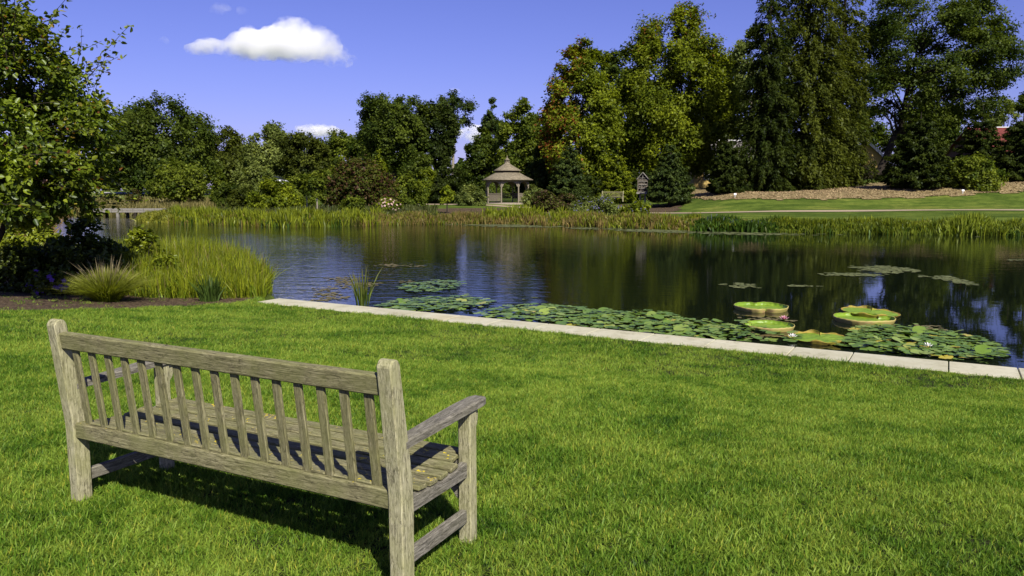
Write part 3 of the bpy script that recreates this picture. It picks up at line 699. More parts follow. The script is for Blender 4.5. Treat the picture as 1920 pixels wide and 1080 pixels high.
def conifer(name, label, px, d, top, bot, hw, n=11000, ls=.34, g='blk', droop=.25, tip=.18, pw=.9, nb=150, trunk=.2, cat='conifer', group=None, hang=.12, ground=None, low=None, asp=.34, jit=.25, lift=.3):
    REG[0] += 1; rng = np.random.default_rng(REG[0])
    n = int(n*2.3); ls *= 1.15; asp *= 1.25
    x = xat(px, d); zb = H(x, d) if ground is None else ground; z1 = zat(top, d)-zb; z0 = max(zat(bot, d)-zb, .1); R = hw*d/F
    t = 1-np.sqrt(rng.random(nb)*.985+.015*0); t = np.sort(np.clip(t, 0, .985)); an = np.arange(nb)*2.39996+rng.normal(size=nb)*.3
    ln = R*(1-t)**pw*rng.uniform(1-jit, 1+jit*.45, nb)*np.clip(.75+t*3, 0, 1)+.12
    zo = z0+(z1-z0)*t
    k = rng.choice(nb, n, p=ln**1.35/np.sum(ln**1.35)); s = .08+.92*rng.random(n)**.75
    side = rng.choice([-1., 1.], n)*rng.random(n)**1.2*(1.06-s)*.42*ln[k]
    od = np.stack([np.cos(an[k]), np.sin(an[k]), np.zeros(n)], 1); sd_ = np.stack([-od[:, 1], od[:, 0], np.zeros(n)], 1)
    rise = lift*(.2+t[k])
    z = zo[k]+ln[k]*(rise*s-droop*s*s*1.4+tip*np.clip(s-.6, 0, 1)**2*3)-rng.random(n)*hang*ln[k]*.6
    pos = od*(ln[k]*s)[:, None]+sd_*side[:, None]; pos[:, 2] = np.maximum(z, .05)
    pos += rng.normal(size=(n, 3))*.05*ls/.3
    al = unit(od+sd_*np.sign(side)[:, None]*.7+np.array([0, 0, -.35])*(1+hang*4)+rng.normal(size=(n, 3))*.3)
    nr = unit(np.array([0, 0, .8])+od*.35+rng.normal(size=(n, 3))*.5)
    c0, c1 = GREENS[g]; lob = rng.normal(size=nb)
    col = colours(rng, n, lob[k]*.7+(s-.6)*1.2, c0, c1)
    V, Fq = tris(rng, pos, nr, ls*rng.uniform(.6, 1.35, n), asp, al)
    o = empty(name, (x, d, zb))
    link('crown', mesh_np('crown', V, [Fq], np.repeat(col, 3, axis=0)), LEAF, o)
    parts = [tube([(0, 0, -.3), (0, 0, z1*.4), (0, 0, z1*.97)], [trunk, trunk*.7, .02], 7)]
    for i in range(0, nb, max(1, nb//40)):
        q = np.linspace(0, .9, 4); pz = zo[i]+ln[i]*(lift*(.2+t[i])*q-droop*q*q*1.4)
        parts.append(tube(np.stack([np.cos(an[i])*ln[i]*q, np.sin(an[i])*ln[i]*q, np.maximum(pz, .05)], 1), .04*(1-q*.8)*(1-t[i]*.5), 4))
    V, Fq = join(parts); link('trunk', mesh_np('trunk', V, [Fq], None, True), BARK, o)
    return tag(o, label, cat, group)
def shrub(name, label, px, d, top, bot, hw, prof='dome', nl=34, n=5200, ls=.22, g='mid', lobe=.34, cat='shrub', group=None, near=False, autumn=None, ry=None, upb=.45, spread=.8, flower=None, ground=None, tl=(.5, 1.15)):
    REG[0] += 1; rng = np.random.default_rng(REG[0])
    x = xat(px, d); zb = H(x, d) if ground is None else ground
    zb = min(zb, zat(bot, d)) if ground is None else zb
    z1 = zat(top, d); rx = hw*d/F; ry = ry or rx*.8
    c0, c1 = GREENS[g]
    V, Fq, col, C, Rl = crown(rng, (x, d), zb+.02, z1, rx, ry, prof, nl, n, ls, c0, c1, lobe, upb, spread, .2, autumn, near, zb, 1., tl)
    o = empty(name, (x, d, zb)); off = np.array([x, d, zb])
    link('foliage', mesh_np('foliage', V-off, [Fq], col), LEAFN if near else LEAF, o)
    parts = []
    for i in rng.permutation(len(C))[:10]:
        b = np.array([rng.normal()*.12*rx, rng.normal()*.12*rx, -.1]); parts.append(limb(rng, b, C[i]-off, .018*max(rx, .8), .006, 5, .05, 5))
    V, Fq = join(parts); link('stem', mesh_np('stem', V, [Fq], None, True), BARK, o)
    if flower is not None:
        fc, fn, fs = flower; m = fn; k = rng.integers(len(C), size=m)
        dirs = unit(rng.normal(size=(m, 3))+np.array([0, -.6, .8])); pos = C[k]+dirs*(Rl[k]*1.05)[:, None]-off
        pos[:, 2] = np.maximum(pos[:, 2], .08)
        Vs, Fs = [], []; 
        for q in range(5):
            a = q/5*2*np.pi; u_ = unit(np.cross(dirs, np.array([.3, .2, .9]))); v_ = np.cross(dirs, u_)
            dd = u_*np.cos(a)+v_*np.sin(a); V, Fq = quads(rng, pos+dd*fs*.35, unit(dirs+dd*.3), np.full(m, fs*.8), .7, dd); Vs.append(V); Fs.append(Fq+q*4*m)
        cc = np.array(fc)*rng.uniform(.7, 1.3, (m, 1)); link('blossom', mesh_np('blossom', np.concatenate(Vs), [np.concatenate(Fs)], np.concatenate([np.repeat(cc, 4, 0)]*5)), LEAF, o)
    return tag(o, label, cat, group)
def blades(rng, base, hh, wid, lean, c0, c1, tipc=None, stiff=.35, az=None):
    n = len(base); a = rng.uniform(0, 2*np.pi, n) if az is None else az
    dr = np.stack([np.cos(a), np.sin(a), np.zeros(n)], 1); b = rng.uniform(0, 2*np.pi, n); wd = np.stack([np.cos(b), np.sin(b), np.zeros(n)], 1)
    rows = []; ss = [0, .4, .75, 1.]
    for s in ss:
        p = base+dr*(hh*lean*(stiff*s+(1-stiff)*s*s))[:, None]; p = p+np.array([0, 0, 1.])*(hh*(s-.30*np.minimum(lean, 1.6)*s*s))[:, None]; rows.append(p)
    W = wid[:, None]*.5
    V = np.stack([rows[0]-wd*W*.8, rows[0]+wd*W*.8, rows[1]-wd*W, rows[1]+wd*W, rows[2]-wd*W*.7, rows[2]+wd*W*.7, rows[3]], 1).reshape(-1, 3)
    k = np.arange(n)[:, None]*7
    t = np.clip(.5+.3*rng.normal(size=n), 0, 1)[:, None]; c = np.array(c0)*(1-t)+np.array(c1)*t; c = c*(1+.2*rng.normal(size=(n, 1))).clip(.5, 1.6)
    C = np.repeat(c[:, None], 7, 1)
    if tipc is not None: C[:, 6] = tipc; C[:, 4:6] = .5*C[:, 4:6]+.5*np.array(tipc)
    return V, [np.concatenate([k+np.array([[0, 1, 3, 2]]), k+np.array([[2, 3, 5, 4]])]), k+np.array([[4, 5, 6]])], C.reshape(-1, 3)
def merge_blades(L):
    V = []; Q = []; T = []; C = []; o = 0
    for v, (q, t), c in L: V.append(v); Q.append(q+o); T.append(t+o); C.append(c); o += len(v)
    return np.concatenate(V), [np.concatenate(Q), np.concatenate(T)], np.concatenate(C)

# ------------------------------------------------------------------ far trees, left to right
RED = [(.20, .035, .012), (.17, .06, .015), (.12, .03, .012)]
ORA = [(.22, .10, .02), (.20, .13, .02), (.16, .06, .015)]
BGG = 'trees beyond the pond'
tree('maple_tree', 'broad dark dome-shaped maple on the far left lawn', 300, 112, 188, 345, 112, 'dome', 110, 24000, .42, 'dark', .22, .55, px_base=258, fork=.15, group=BGG)
tree('park_tree', 'paler yellowish tree just right of the broad dark maple', 428, 128, 238, 350, 55, 'egg', 60, 10000, .42, 'olive', .28, .3, group=BGG)
tree('lawn_tree', 'small spreading tree with short trunk on the left meadow', 338, 84, 312, 366, 58, 'dome', 44, 8500, .28, 'mid', .30, .16, group=BGG)
tree('pointed_tree', 'narrow pointed green tree beside the small spreading meadow tree', 412, 80, 316, 384, 25, 'cone', 30, 4200, .26, 'mid', .36, .1, group=BGG)
tree('willow_tree', 'tall pale grey-green tree with feathery top left of centre', 515, 116, 232, 372, 60, 'oval', 70, 14000, .40, 'grey', .27, .35, group=BGG)
tree('elm_tree', 'olive green tree leaning right beside the feathery pale tree', 575, 108, 246, 362, 48, 'round', 50, 9500, .36, 'olive', .30, .28, group=BGG)
tree('distant_tree', 'distant rounded tree on the skyline between the elm and black maple', 640, 165, 252, 350, 52, 'round', 50, 8000, .55, 'mid', .28, .4, group=BGG)
tree('distant_tree', 'far small tree peeping above the shrubs right of the elm', 600, 175, 262, 350, 40, 'round', 40, 5500, .55, 'blue', .3, .3, group=BGG)
tree('distant_tree', 'far dark tree filling the gap left of the pale feathery tree', 462, 170, 268, 352, 48, 'dome', 40, 6000, .55, 'dark', .3, .3, group=BGG)
tree('distant_tree', 'distant tree seen just left below the black maple crown', 690, 150, 250, 350, 40, 'round', 40, 6000, .5, 'dark', .28, .3, group=BGG)
tree('black_maple_tree', 'large nearly black-green maple left of the gazebo skyline', 742, 104, 178, 318, 80, 'round', 110, 21000, .36, 'dark', .24, .45, group=BGG, fork=.1)
tree('black_maple_tree', 'second dark maple crown joined to the right of the large one', 818, 106, 188, 320, 46, 'round', 55, 8500, .38, 'blk', .28, .35, group=BGG, fork=.1)
tree('airy_tree', 'slender airy tree with pale trunk rising above the gazebo trees', 856, 118, 166, 290, 42, 'vase', 26, 3300, .36, 'blue', .30, .22, bark=BARKP, group=BGG, px_base=848, spread=.9)
tree('airy_tree', 'thin open-crowned tree just left above the gazebo roof', 922, 122, 182, 310, 30, 'vase', 26, 4000, .38, 'blue', .32, .22, group=BGG, spread=.9)
tree('woodland_tree', 'dense green woodland tree directly behind the gazebo', 985, 96, 182, 385, 64, 'oval', 80, 17000, .36, 'mid', .26, .35, group=BGG)
tree('woodland_tree', 'dark woodland tree behind the gazebo to its left', 905, 100, 240, 372, 44, 'egg', 50, 9000, .36, 'dark', .3, .3, group=BGG)
tree('woodland_tree', 'dark low tree between gazebo and autumn maple', 1035, 84, 250, 392, 46, 'egg', 50, 9000, .32, 'blk', .3, .3, group=BGG)
zI = zat(200, 80)
def autI(p):
    rel = (p[:, 0]-xat(1085, 80))/4.; zz = (p[:, 2]-zat(330, 80))/(zat(65, 80)-zat(330, 80))
    return np.clip(.05+.34*np.clip(-rel, 0, 1)+.7*np.clip(zz-.72, 0, 1)*2*(rel < .1)-.25*np.clip(rel, 0, 1), 0, .8), ORA+RED[:1]
tree('autumn_maple', 'multi-stemmed maple turning orange and red at its left edge', 1090, 80, 62, 372, 76, 'oval', 190, 29000, .30, 'yel', .24, .30, bark=BARKP, stems=5, autumn=autI, group=BGG, nlimb=24)
def autJ(p):
    zz = (p[:, 2]-zat(120, 82))/(zat(0, 82)-zat(120, 82)); return np.clip(.12*np.clip(zz, 0, 1), 0, .5), ORA
tree('green_maple', 'very tall full yellow-green maple rising right of centre', 1262, 84, 0, 338, 126, 'oval', 200, 44000, .31, 'yel', .20, .40, stems=4, autumn=autJ, group=BGG, nlimb=26)
tree('poplar_tree', 'light green tree glimpsed between tall maple and dark conifers', 1395, 100, 36, 330, 66, 'oval', 80, 13000, .36, 'grey', .26, .3, bark=BARKP, group=BGG)
conifer('norway_spruce', 'tallest dark drooping conifer above the mulch bed', 1500, 74, -260, 352, 96, 30000, .32, 'olive', .42, .12, .5, 300, .32, 'conifer', BGG, .45)
conifer('norway_spruce', 'second dark drooping conifer, left of the tallest one', 1432, 72, -120, 350, 68, 17000, .30, 'blk', .42, .12, .5, 230, .28, 'conifer', BGG, .45)
conifer('norway_spruce', 'third dark drooping conifer, right of the tallest one', 1566, 76, -200, 350, 66, 17000, .30, 'olive', .42, .12, .5, 230, .28, 'conifer', BGG, .45)
tree('honey_locust', 'spreading honey locust with dark forked trunk and open crown', 1728, 88, -44, 262, 166, 'round', 150, 34000, .30, 'dark', .19, .46, flat=.6, px_base=1645, group=BGG, nlimb=46, fork=.02, shell=.3)
tree('dark_tree', 'dark tree cut off by the right edge of the picture', 1935, 84, 92, 350, 48, 'egg', 60, 9000, .32, 'dark', .28, .3, group=BGG)
tree('distant_tree', 'distant pale tree between honey locust and right edge', 1880, 130, 178, 330, 46, 'round', 40, 6500, .45, 'grey', .3, .3, group=BGG)
tree('distant_tree', 'distant dark wood seen under the honey locust crown', 1740, 125, 205, 340, 70, 'round', 60, 9000, .5, 'dark', .3, .3, group=BGG)
tree('distant_tree', 'distant dark tree behind the drooping conifers', 1600, 130, 190, 340, 60, 'round', 50, 8000, .5, 'dark', .3, .3, group=BGG)
tree('distant_tree', 'dark background tree behind the tall yellow-green maple', 1160, 110, 84, 340, 62, 'oval', 60, 8000, .5, 'dark', .3, .3, group=BGG)
# smaller conifers in front of them
CG = 'young conifers along the far bank'
conifer('broad_spruce', 'broad black-green spruce skirted to the mulch left of golden juniper', 1718, 66, 205, 362, 66, 15000, .28, 'blk', .12, .25, .62, 190, .16, group=CG)
conifer('spruce', 'pointed spruce behind the golden juniper', 1832, 80, 185, 350, 60, 11000, .32, 'blk', .15, .2, .8, 160, .18, group=CG)
conifer('edge_spruce', 'spruce at the right edge in front of the red roof', 1908, 68, 205, 362, 64, 10000, .28, 'blk', .12, .2, .75, 150, .16, group=CG)
conifer('house_spruce', 'dark spruce standing before the ochre house', 1362, 66, 252, 366, 38, 11000, .24, 'blk', .08, .22, .70, 170, .14, group=CG)
conifer('blue_spruce', 'wide dark spruce right beside the insect hotel', 1256, 65, 268, 377, 45, 11000, .24, 'blue', .10, .22, .72, 170, .14, group=CG)
conifer('larch', 'light green soft conifer behind the distant bench', 1157, 73, 278, 378, 38, 8500, .24, 'yel', .10, .2, .72, 150, .12, group=CG)
conifer('dark_spruce', 'blue-black spruce between gazebo and light green conifer', 1068, 72, 262, 378, 44, 10000, .24, 'blue', .12, .2, .75, 160, .13, group=CG)
shrub('oval_yew', 'dark oval evergreen left of the gazebo', 840, 74, 300, 384, 31, 'egg', 40, 7500, .20, 'blk', .30, group='far bank shrubs')
shrub('golden_juniper', 'bright green weeping juniper between broad spruce and edge spruce', 1826, 64, 294, 362, 47, 'dome', 40, 8000, .24, 'mid', .34, group='far bank shrubs', upb=.1)
# shrubs behind the reeds
SG = 'far bank shrubs'
def autY(p): return np.full(len(p), .36), [(.085, .042, .022), (.11, .07, .028), (.06, .032, .018)]
shrub('smoke_bush', 'wide brownish purple smoke bush left of centre', 676, 64, 308, 386, 74, 'dome', 60, 13000, .24, 'olive', .28, group=SG, autumn=autY)
tree('young_tree', 'young tree with bare pale stem before the smoke bush', 594, 57, 318, 368, 22, 'egg', 26, 3600, .22, 'mid', .34, .05, bark=BARKP, group='young staked trees', shell=.2)
tree('young_tree', 'younger thinner pale-stemmed tree left of the other', 575, 58, 336, 366, 14, 'egg', 16, 1600, .20, 'yel', .36, .045, bark=BARKP, group='young staked trees', shell=.2)
tree('sapling', 'tiny lime green sapling in front of the dark oval evergreen', 838, 60, 346, 382, 16, 'egg', 18, 1700, .19, 'lime', .36, .05, group='young staked trees', shell=.2)
shrub('pear_tree', 'pale green conical tree above the smoke bush', 710, 88, 268, 345, 27, 'cone', 36, 5500, .26, 'yel', .34, group=SG)
shrub('round_shrub', 'dark rounded shrub below the black maple', 786, 82, 288, 384, 42, 'dome', 40, 7000, .26, 'dark', .32, group=SG)
shrub('hedge_shrub', 'low rounded shrub at the left of the shrub border', 455, 66, 352, 388, 30, 'dome', 26, 4000, .22, 'olive', .36, group=SG)
shrub('hedge_shrub', 'yellowish shrub behind the tallest irises', 512, 62, 342, 390, 46, 'dome', 40, 6500, .22, 'yel', .32, group=SG)
shrub('hedge_shrub', 'grey-green shrub behind the yellowish one', 480, 84, 312, 372, 44, 'dome', 34, 5500, .26, 'grey', .34, group=SG)
shrub('hedge_shrub', 'mid green shrub between yellowish shrub and pale-stemmed tree', 560, 70, 330, 388, 36, 'dome', 34, 5200, .24, 'mid', .34, group=SG)
shrub('hedge_shrub', 'green shrub right of the smoke bush', 762, 68, 332, 386, 34, 'dome', 34, 5200, .22, 'mid', .34, group=SG)
shrub('hedge_shrub', 'lighter green bush between smoke bush and oval evergreen', 800, 76, 318, 384, 30, 'dome', 30, 4600, .24, 'yel', .34, group=SG)
shrub('hedge_shrub', 'dull green shrub under the feathery pale tree', 430, 72, 345, 384, 26, 'dome', 24, 3600, .22, 'dark', .34, group=SG)
shrub('hedge_shrub', 'tall leafy shrub left behind the smoke bush', 625, 76, 318, 384, 34, 'dome', 34, 5200, .24, 'mid', .34, group=SG)
shrub('low_juniper', 'low bright green spreading juniper before the smoke bush', 660, 58, 374, 398, 26, 'dome', 22, 3000, .18, 'mid', .36, group=SG)
shrub('flowering_shrub', 'low border plant with pale pink flower heads', 728, 59, 376, 396, 24, 'dome', 24, 3000, .18, 'yel', .34, group=SG, flower=((.55, .38, .34), 150, .14))
shrub('blue_green_shrub', 'rounded grey-green shrub at the left side of the gazebo', 884, 70, 350, 386, 26, 'dome', 30, 4200, .19, 'grey', .34, group=SG)
shrub('blue_green_shrub', 'rounded grey-green shrub at the right side of the gazebo', 1000, 69, 349, 388, 24, 'dome', 30, 4200, .19, 'grey', .34, group=SG)
def autB(p): return np.full(len(p), .42), [(.10, .062, .036), (.13, .09, .045), (.075, .045, .032)]
shrub('russet_shrub', 'russet brown perennial clump right of the gazebo', 1022, 61, 362, 398, 28, 'dome', 30, 4200, .17, 'olive', .34, group=SG, autumn=autB)
shrub('russet_shrub', 'dark brownish perennial clump left of the blue flower bed', 1062, 62, 366, 396, 22, 'dome', 26, 3200, .17, 'olive', .34, group=SG, autumn=autB)
shrub('blue_flower_bed', 'wide drift of blue-violet flowers below the distant bench', 1122, 55, 377, 408, 62, 'dome', 46, 8000, .15, 'grey', .2, 'flowers', ry=2.0, flower=((.14, .13, .26), 330, .09))
shrub('blue_flower_bed', 'small drift of blue flowers and foliage below the insect hotel', 1196, 53, 384, 408, 30, 'dome', 28, 3600, .15, 'yel', .28, 'flowers', ry=1.6, flower=((.14, .13, .26), 70, .09))
shrub('border_grass', 'small dark rounded plant beside the footpath end', 1202, 58, 380, 392, 12, 'dome', 14, 1200, .14, 'dark', .4, group=SG)
shrub('dark_underwood', 'dark undergrowth below the autumn maple', 1110, 79, 330, 384, 60, 'dome', 40, 6500, .28, 'blk', .3, group=SG)
shrub('dark_underwood', 'dark undergrowth below the tall yellow-green maple', 1212, 80, 330, 380, 55, 'dome', 40, 6500, .28, 'blk', .3, group=SG)
shrub('dark_underwood', 'dark undergrowth behind the gazebo', 945, 88, 335, 384, 60, 'dome', 40, 6500, .28, 'dark', .3, group=SG)
shrub('dark_underwood', 'dark undergrowth beneath the drooping conifers', 1470, 76, 318, 356, 70, 'dome', 40, 6500, .28, 'blk', .3, group=SG)
shrub('meadow_bush', 'small reddish bush in the dry meadow by the boardwalk', 252, 82, 356, 385, 14, 'dome', 18, 1500, .2, 'olive', .4, group=SG, autumn=autB)
# a strip of far wood closing the horizon
def far_wood():
    rng = np.random.default_rng(77); Vs = []; Fs = []; Cs = []; o = 0
    for i in range(60):
        d = rng.uniform(190, 240); px = -700+3400*(i+rng.random())/60
        x = xat(px, d); z1 = zat(rng.uniform(278, 312), d); zb = H(x, d); r = rng.uniform(5, 9)
        g = ('dark', 'mid', 'blue', 'dark')[i % 4]
        V, Fq, col, _, _ = crown(rng, (x, d), zb, z1, r, r*.7, 'dome', 14, 420, 1.5, *GREENS[g], .36, .35, .75, .3, None, False, zb)
        Vs.append(V); Fs.append(Fq+o); Cs.append(col); o += len(V)
    tag(link('far_wood', mesh_np('far_wood', np.concatenate(Vs), [np.concatenate(Fs)], np.concatenate(Cs)), LEAF), 'far-off strip of woodland closing the horizon behind the park trees', 'woodland', kind='stuff')
far_wood()

# white car parked far behind the left shrubs
PAINT = flat_mat('white_car_paint', (.75, .76, .78), .25, .02, 1, .5); TYRE = flat_mat('tyre_rubber', (.02, .02, .02), .8, .1)
def car(label, px, d, py):
    x = xat(px, d); g = empty('parked_car', (x, d, H(x, d)+.0)); tag(g, label, 'car')
    z = zat(py, d); g.location.z = z
    b = prism_bm([(-2.1, .3), (2.1, .3), (2.15, .75), (1.95, .95), (1.0, 1.0), (-1.7, 1.0), (-2.12, .85)], -.85, .85, .06); bmesh.ops.rotate(b, matrix=Matrix.Rotation(math.pi/2, 3, 'Z'), verts=b.verts)
    me = bm_mesh('body', b); me.materials.append(PAINT); link('body', me, None, g)
    b = prism_bm([(-1.6, 1.0), (1.0, 1.0), (.45, 1.45), (-1.1, 1.48)], -.72, .72, .05); bmesh.ops.rotate(b, matrix=Matrix.Rotation(math.pi/2, 3, 'Z'), verts=b.verts)
    me = bm_mesh('cabin', b); me.materials.append(GLASS); c = link('cabin', me, None, g); board('roof_panel', c, (1.4, 1.36, .05), (-.3, 0, 1.48), PAINT)
    for sx in (-1.3, 1.3):
        for sy in (-.78, .78):
            V, Fq = tube([(0, -.1, 0), (0, .1, 0)], [.32, .32], 14); me = mesh_np('wheel', V, [Fq, np.arange(14)[None], np.arange(14, 28)[None, ::-1]]); link('wheel', me, TYRE, g, (sx, sy, .32))
car('white car parked far away, glimpsed above the left shrubs', 508, 100, 352)

# ------------------------------------------------------------------ reeds and grasses on the far bank
SHORE = POND[11:26]
def shore_pts(rng, px0, px1, n, o0, o1):
    L = np.concatenate([[0], np.cumsum(np.linalg.norm(np.diff(SHORE, axis=0), axis=1))])
    out = []
    while len(out) < n:
        t = rng.uniform(0, L[-1], n*4); P = np.stack([np.interp(t, L, SHORE[:, 0]), np.interp(t, L, SHORE[:, 1])], 1)
        P2 = np.stack([np.interp(t+.05, L, SHORE[:, 0]), np.interp(t+.05, L, SHORE[:, 1])], 1); e = unit(P2-P); nn = np.stack([-e[:, 1], e[:, 0]], 1)
        nn[nn[:, 1] < 0] *= -1
        Q = P+nn*rng.uniform(o0, o1, (len(P), 1)); px = 960+Q[:, 0]/Q[:, 1]*F
        out.extend(Q[(px > px0) & (px < px1)].tolist())
    Q = np.array(out[:n]); m = max(4, n//28); kk = rng.integers(m, size=int(n*.72)); Q[:len(kk)] = Q[n-m:][kk]+rng.normal(size=(len(kk), 2))*.24
    z = np.maximum(hgt(Q[:, 0], Q[:, 1]), WZ-.05)
    return np.concatenate([Q, z[:, None]], 1)
def belt(name, label, px0, px1, spec, seed):
    rng = np.random.default_rng(seed); L = []
    for (n, o0, o1, h, wd, lean, c0, c1, tip) in spec:
        b = shore_pts(rng, px0, px1, n, o0, o1)
        cl = .5+.5*np.sin(b[:, 0]*1.7+np.sin(b[:, 1]*2.1+seed)*1.5); hh = h*(.48+.55*cl)*rng.uniform(.6, 1.15, n)
        L.append(blades(rng, b, hh, wd*rng.uniform(.7, 1.3, n), lean*np.abs(rng.normal(size=n))*.8, c0, c1, tip))
    V, Fs, C = merge_blades(L)
    return tag(link(name, mesh_np(name, V, Fs, C), REED), label, 'reeds', kind='stuff')
YG = ((.06, .085, .006), (.22, .25, .015)); TAN = ((.11, .085, .025), (.27, .20, .065)); DG = ((.02, .045, .005), (.06, .11, .010)); MG = ((.05, .080, .008), (.17, .20, .016)); OL = ((.05, .055, .010), (.13, .13, .022))
belt('iris_bed', 'tall bright green iris leaves along the far left shore', 330, 715, [(7500, -.3, 2.6, .92, .07, .38, *YG, None), (2600, -.2, 5, .7, .05, .6, *OL, None), (2200, -.3, 2.4, .62, .06, .7, *TAN, None), (1500, -.3, 2, .6, .07, .5, *DG, None)], 1)
belt('yellow_waterside_plants', 'low yellow-green waterside plants right of the boardwalk', 245, 345, [(4500, -.2, 4, .45, .09, 1.0, (.09, .11, .015), (.26, .25, .03), None), (2500, 2, 9, .6, .06, .7, *OL, None)], 2)
belt('dry_sedge', 'tan dry sedge along the shore in front of the gazebo', 700, 1005, [(5200, -.3, 2.6, .60, .04, .5, *TAN, None), (2600, -.2, 3.5, .58, .05, .5, *OL, None), (2400, -.2, 3, .58, .05, .5, *YG, None)], 3)
belt('iris_clumps', 'yellow-green iris clumps in front of the russet shrubs', 915, 1065, [(1800, .6, 4.5, .95, .07, .4, *YG, None)], 4)
belt('mixed_sedge', 'mixed tan and yellow-green sedge right of the gazebo', 1000, 1310, [(5200, -.3, 2.4, .60, .045, .5, *TAN, None), (4200, -.2, 3.2, .65, .05, .5, *YG, None), (1500, .5, 4, .55, .05, .6, *OL, None)], 5)
belt('pickerelweed', 'dark green pickerelweed at the water below the ochre house', 1305, 1452, [(3600, -.6, 1.3, .62, .11, .5, *DG, None), (900, -.4, 1.4, .6, .08, .5, *MG, None), (60, -.3, 1.2, .74, .05, .1, (.04, .07, .015), (.06, .09, .02), (.14, .12, .30))], 6)
belt('waterside_grass', 'green waterside grass along the right far shore', 1440, 2080, [(11000, -.4, 2.1, .55, .05, .55, *MG, None), (3500, .2, 2.4, .6, .05, .5, *YG, None), (1800, -.4, 1.5, .5, .06, .6, *DG, None)], 7)
belt('bank_grass', 'rough grass fringe on the lawn above the right shore', 1210, 2080, [(7000, 1.8, 5.5, .26, .035, .7, *MG, None), (1800, 1.8, 4.6, .30, .035, .7, *TAN, None)], 8)
belt('lime_rushes', 'lime green rushes at the right far shore', 1765, 1860, [(1500, -.2, 1.6, .85, .06, .5, (.10, .14, .012), (.24, .28, .03), None)], 9)
# dry meadow around the boardwalk and tan reeds on the left shore
def field(name, label, pts_fn, n, h, wd, lean, c0, c1, seed, mat=REED, cat='grass', tip=None):
    rng = np.random.default_rng(seed); P = pts_fn(rng, n); z = np.maximum(hgt(P[:, 0], P[:, 1]), WZ-.05)
    b = np.concatenate([P, z[:, None]], 1); hh = h*rng.uniform(.55, 1.2, len(P))
    V, Fs, C = blades(rng, b, hh, wd*rng.uniform(.7, 1.3, len(P)), lean*np.abs(rng.normal(size=len(P))), c0, c1, tip)
    return tag(link(name, mesh_np(name, V, Fs, C), mat), label, cat, kind='stuff')
def pts_meadow(rng, n): d = rng.uniform(71, 96, n); px = rng.uniform(60, 480, n); return np.stack([(px-960)/F*d, d], 1)
field('dry_meadow', 'dry golden meadow grass behind the boardwalk', pts_meadow, 9000, .75, .09, .5, (.09, .085, .025), (.24, .20, .07), 21)
def pts_left(rng, n):
    L = POND[4:10]; k = rng.integers(0, len(L)-1, n); t = rng.random(n)[:, None]; P = L[k]*(1-t)+L[k+1]*t; return P+np.stack([-rng.uniform(-.2, 4, n), rng.normal(size=n)*.5], 1)
field('tan_reeds', 'tan reeds on the far left shore beside the boardwalk', pts_left, 6000, .95, .07, .45, (.10, .07, .025), (.26, .17, .06), 22, cat='reeds')
def pts_border(rng, n): d = rng.uniform(53, 66, n); px = rng.uniform(380, 820, n); return np.stack([(px-960)/F*d, d], 1)
field('border_undergrowth', 'low green undergrowth between irises and shrubs on the far bank', pts_border, 6000, .5, .09, .7, (.03, .045, .012), (.10, .11, .03), 23)

# wood chips strewn over the mulch bed
def chips():
    rng = np.random.default_rng(5); n = 16000; P = np.stack([rng.uniform(13.5, 46, n), rng.uniform(59.5, 72, n)], 1); P = P[P[:, 1] > mul_lo(P[:, 0])-.1]; n = len(P)
    pos = np.concatenate([P, (hgt(P[:, 0], P[:, 1])+.08)[:, None]], 1); nr = unit(np.array([0, -.2, 1.])+rng.normal(size=(n, 3))*.5)
    V, Fq = quads(rng, pos, nr, rng.uniform(.07, .19, n), .5); t = rng.random((n, 1)); c = np.array([.11, .075, .04])*(1-t)+np.array([.38, .285, .145])*t
    m, nt, out = M('wood_chip'); a = N(nt, 'Attribute'); a.attribute_name = 'leafcol'; principled(nt, out, a.outputs['Color'], .9, None, .1)
    tag(link('wood_chips', mesh_np('wood_chips', V, [Fq], np.repeat(c, 4, 0)), m), 'pale wood chips strewn over the bank under the conifers', 'wood chips', kind='stuff')
chips()

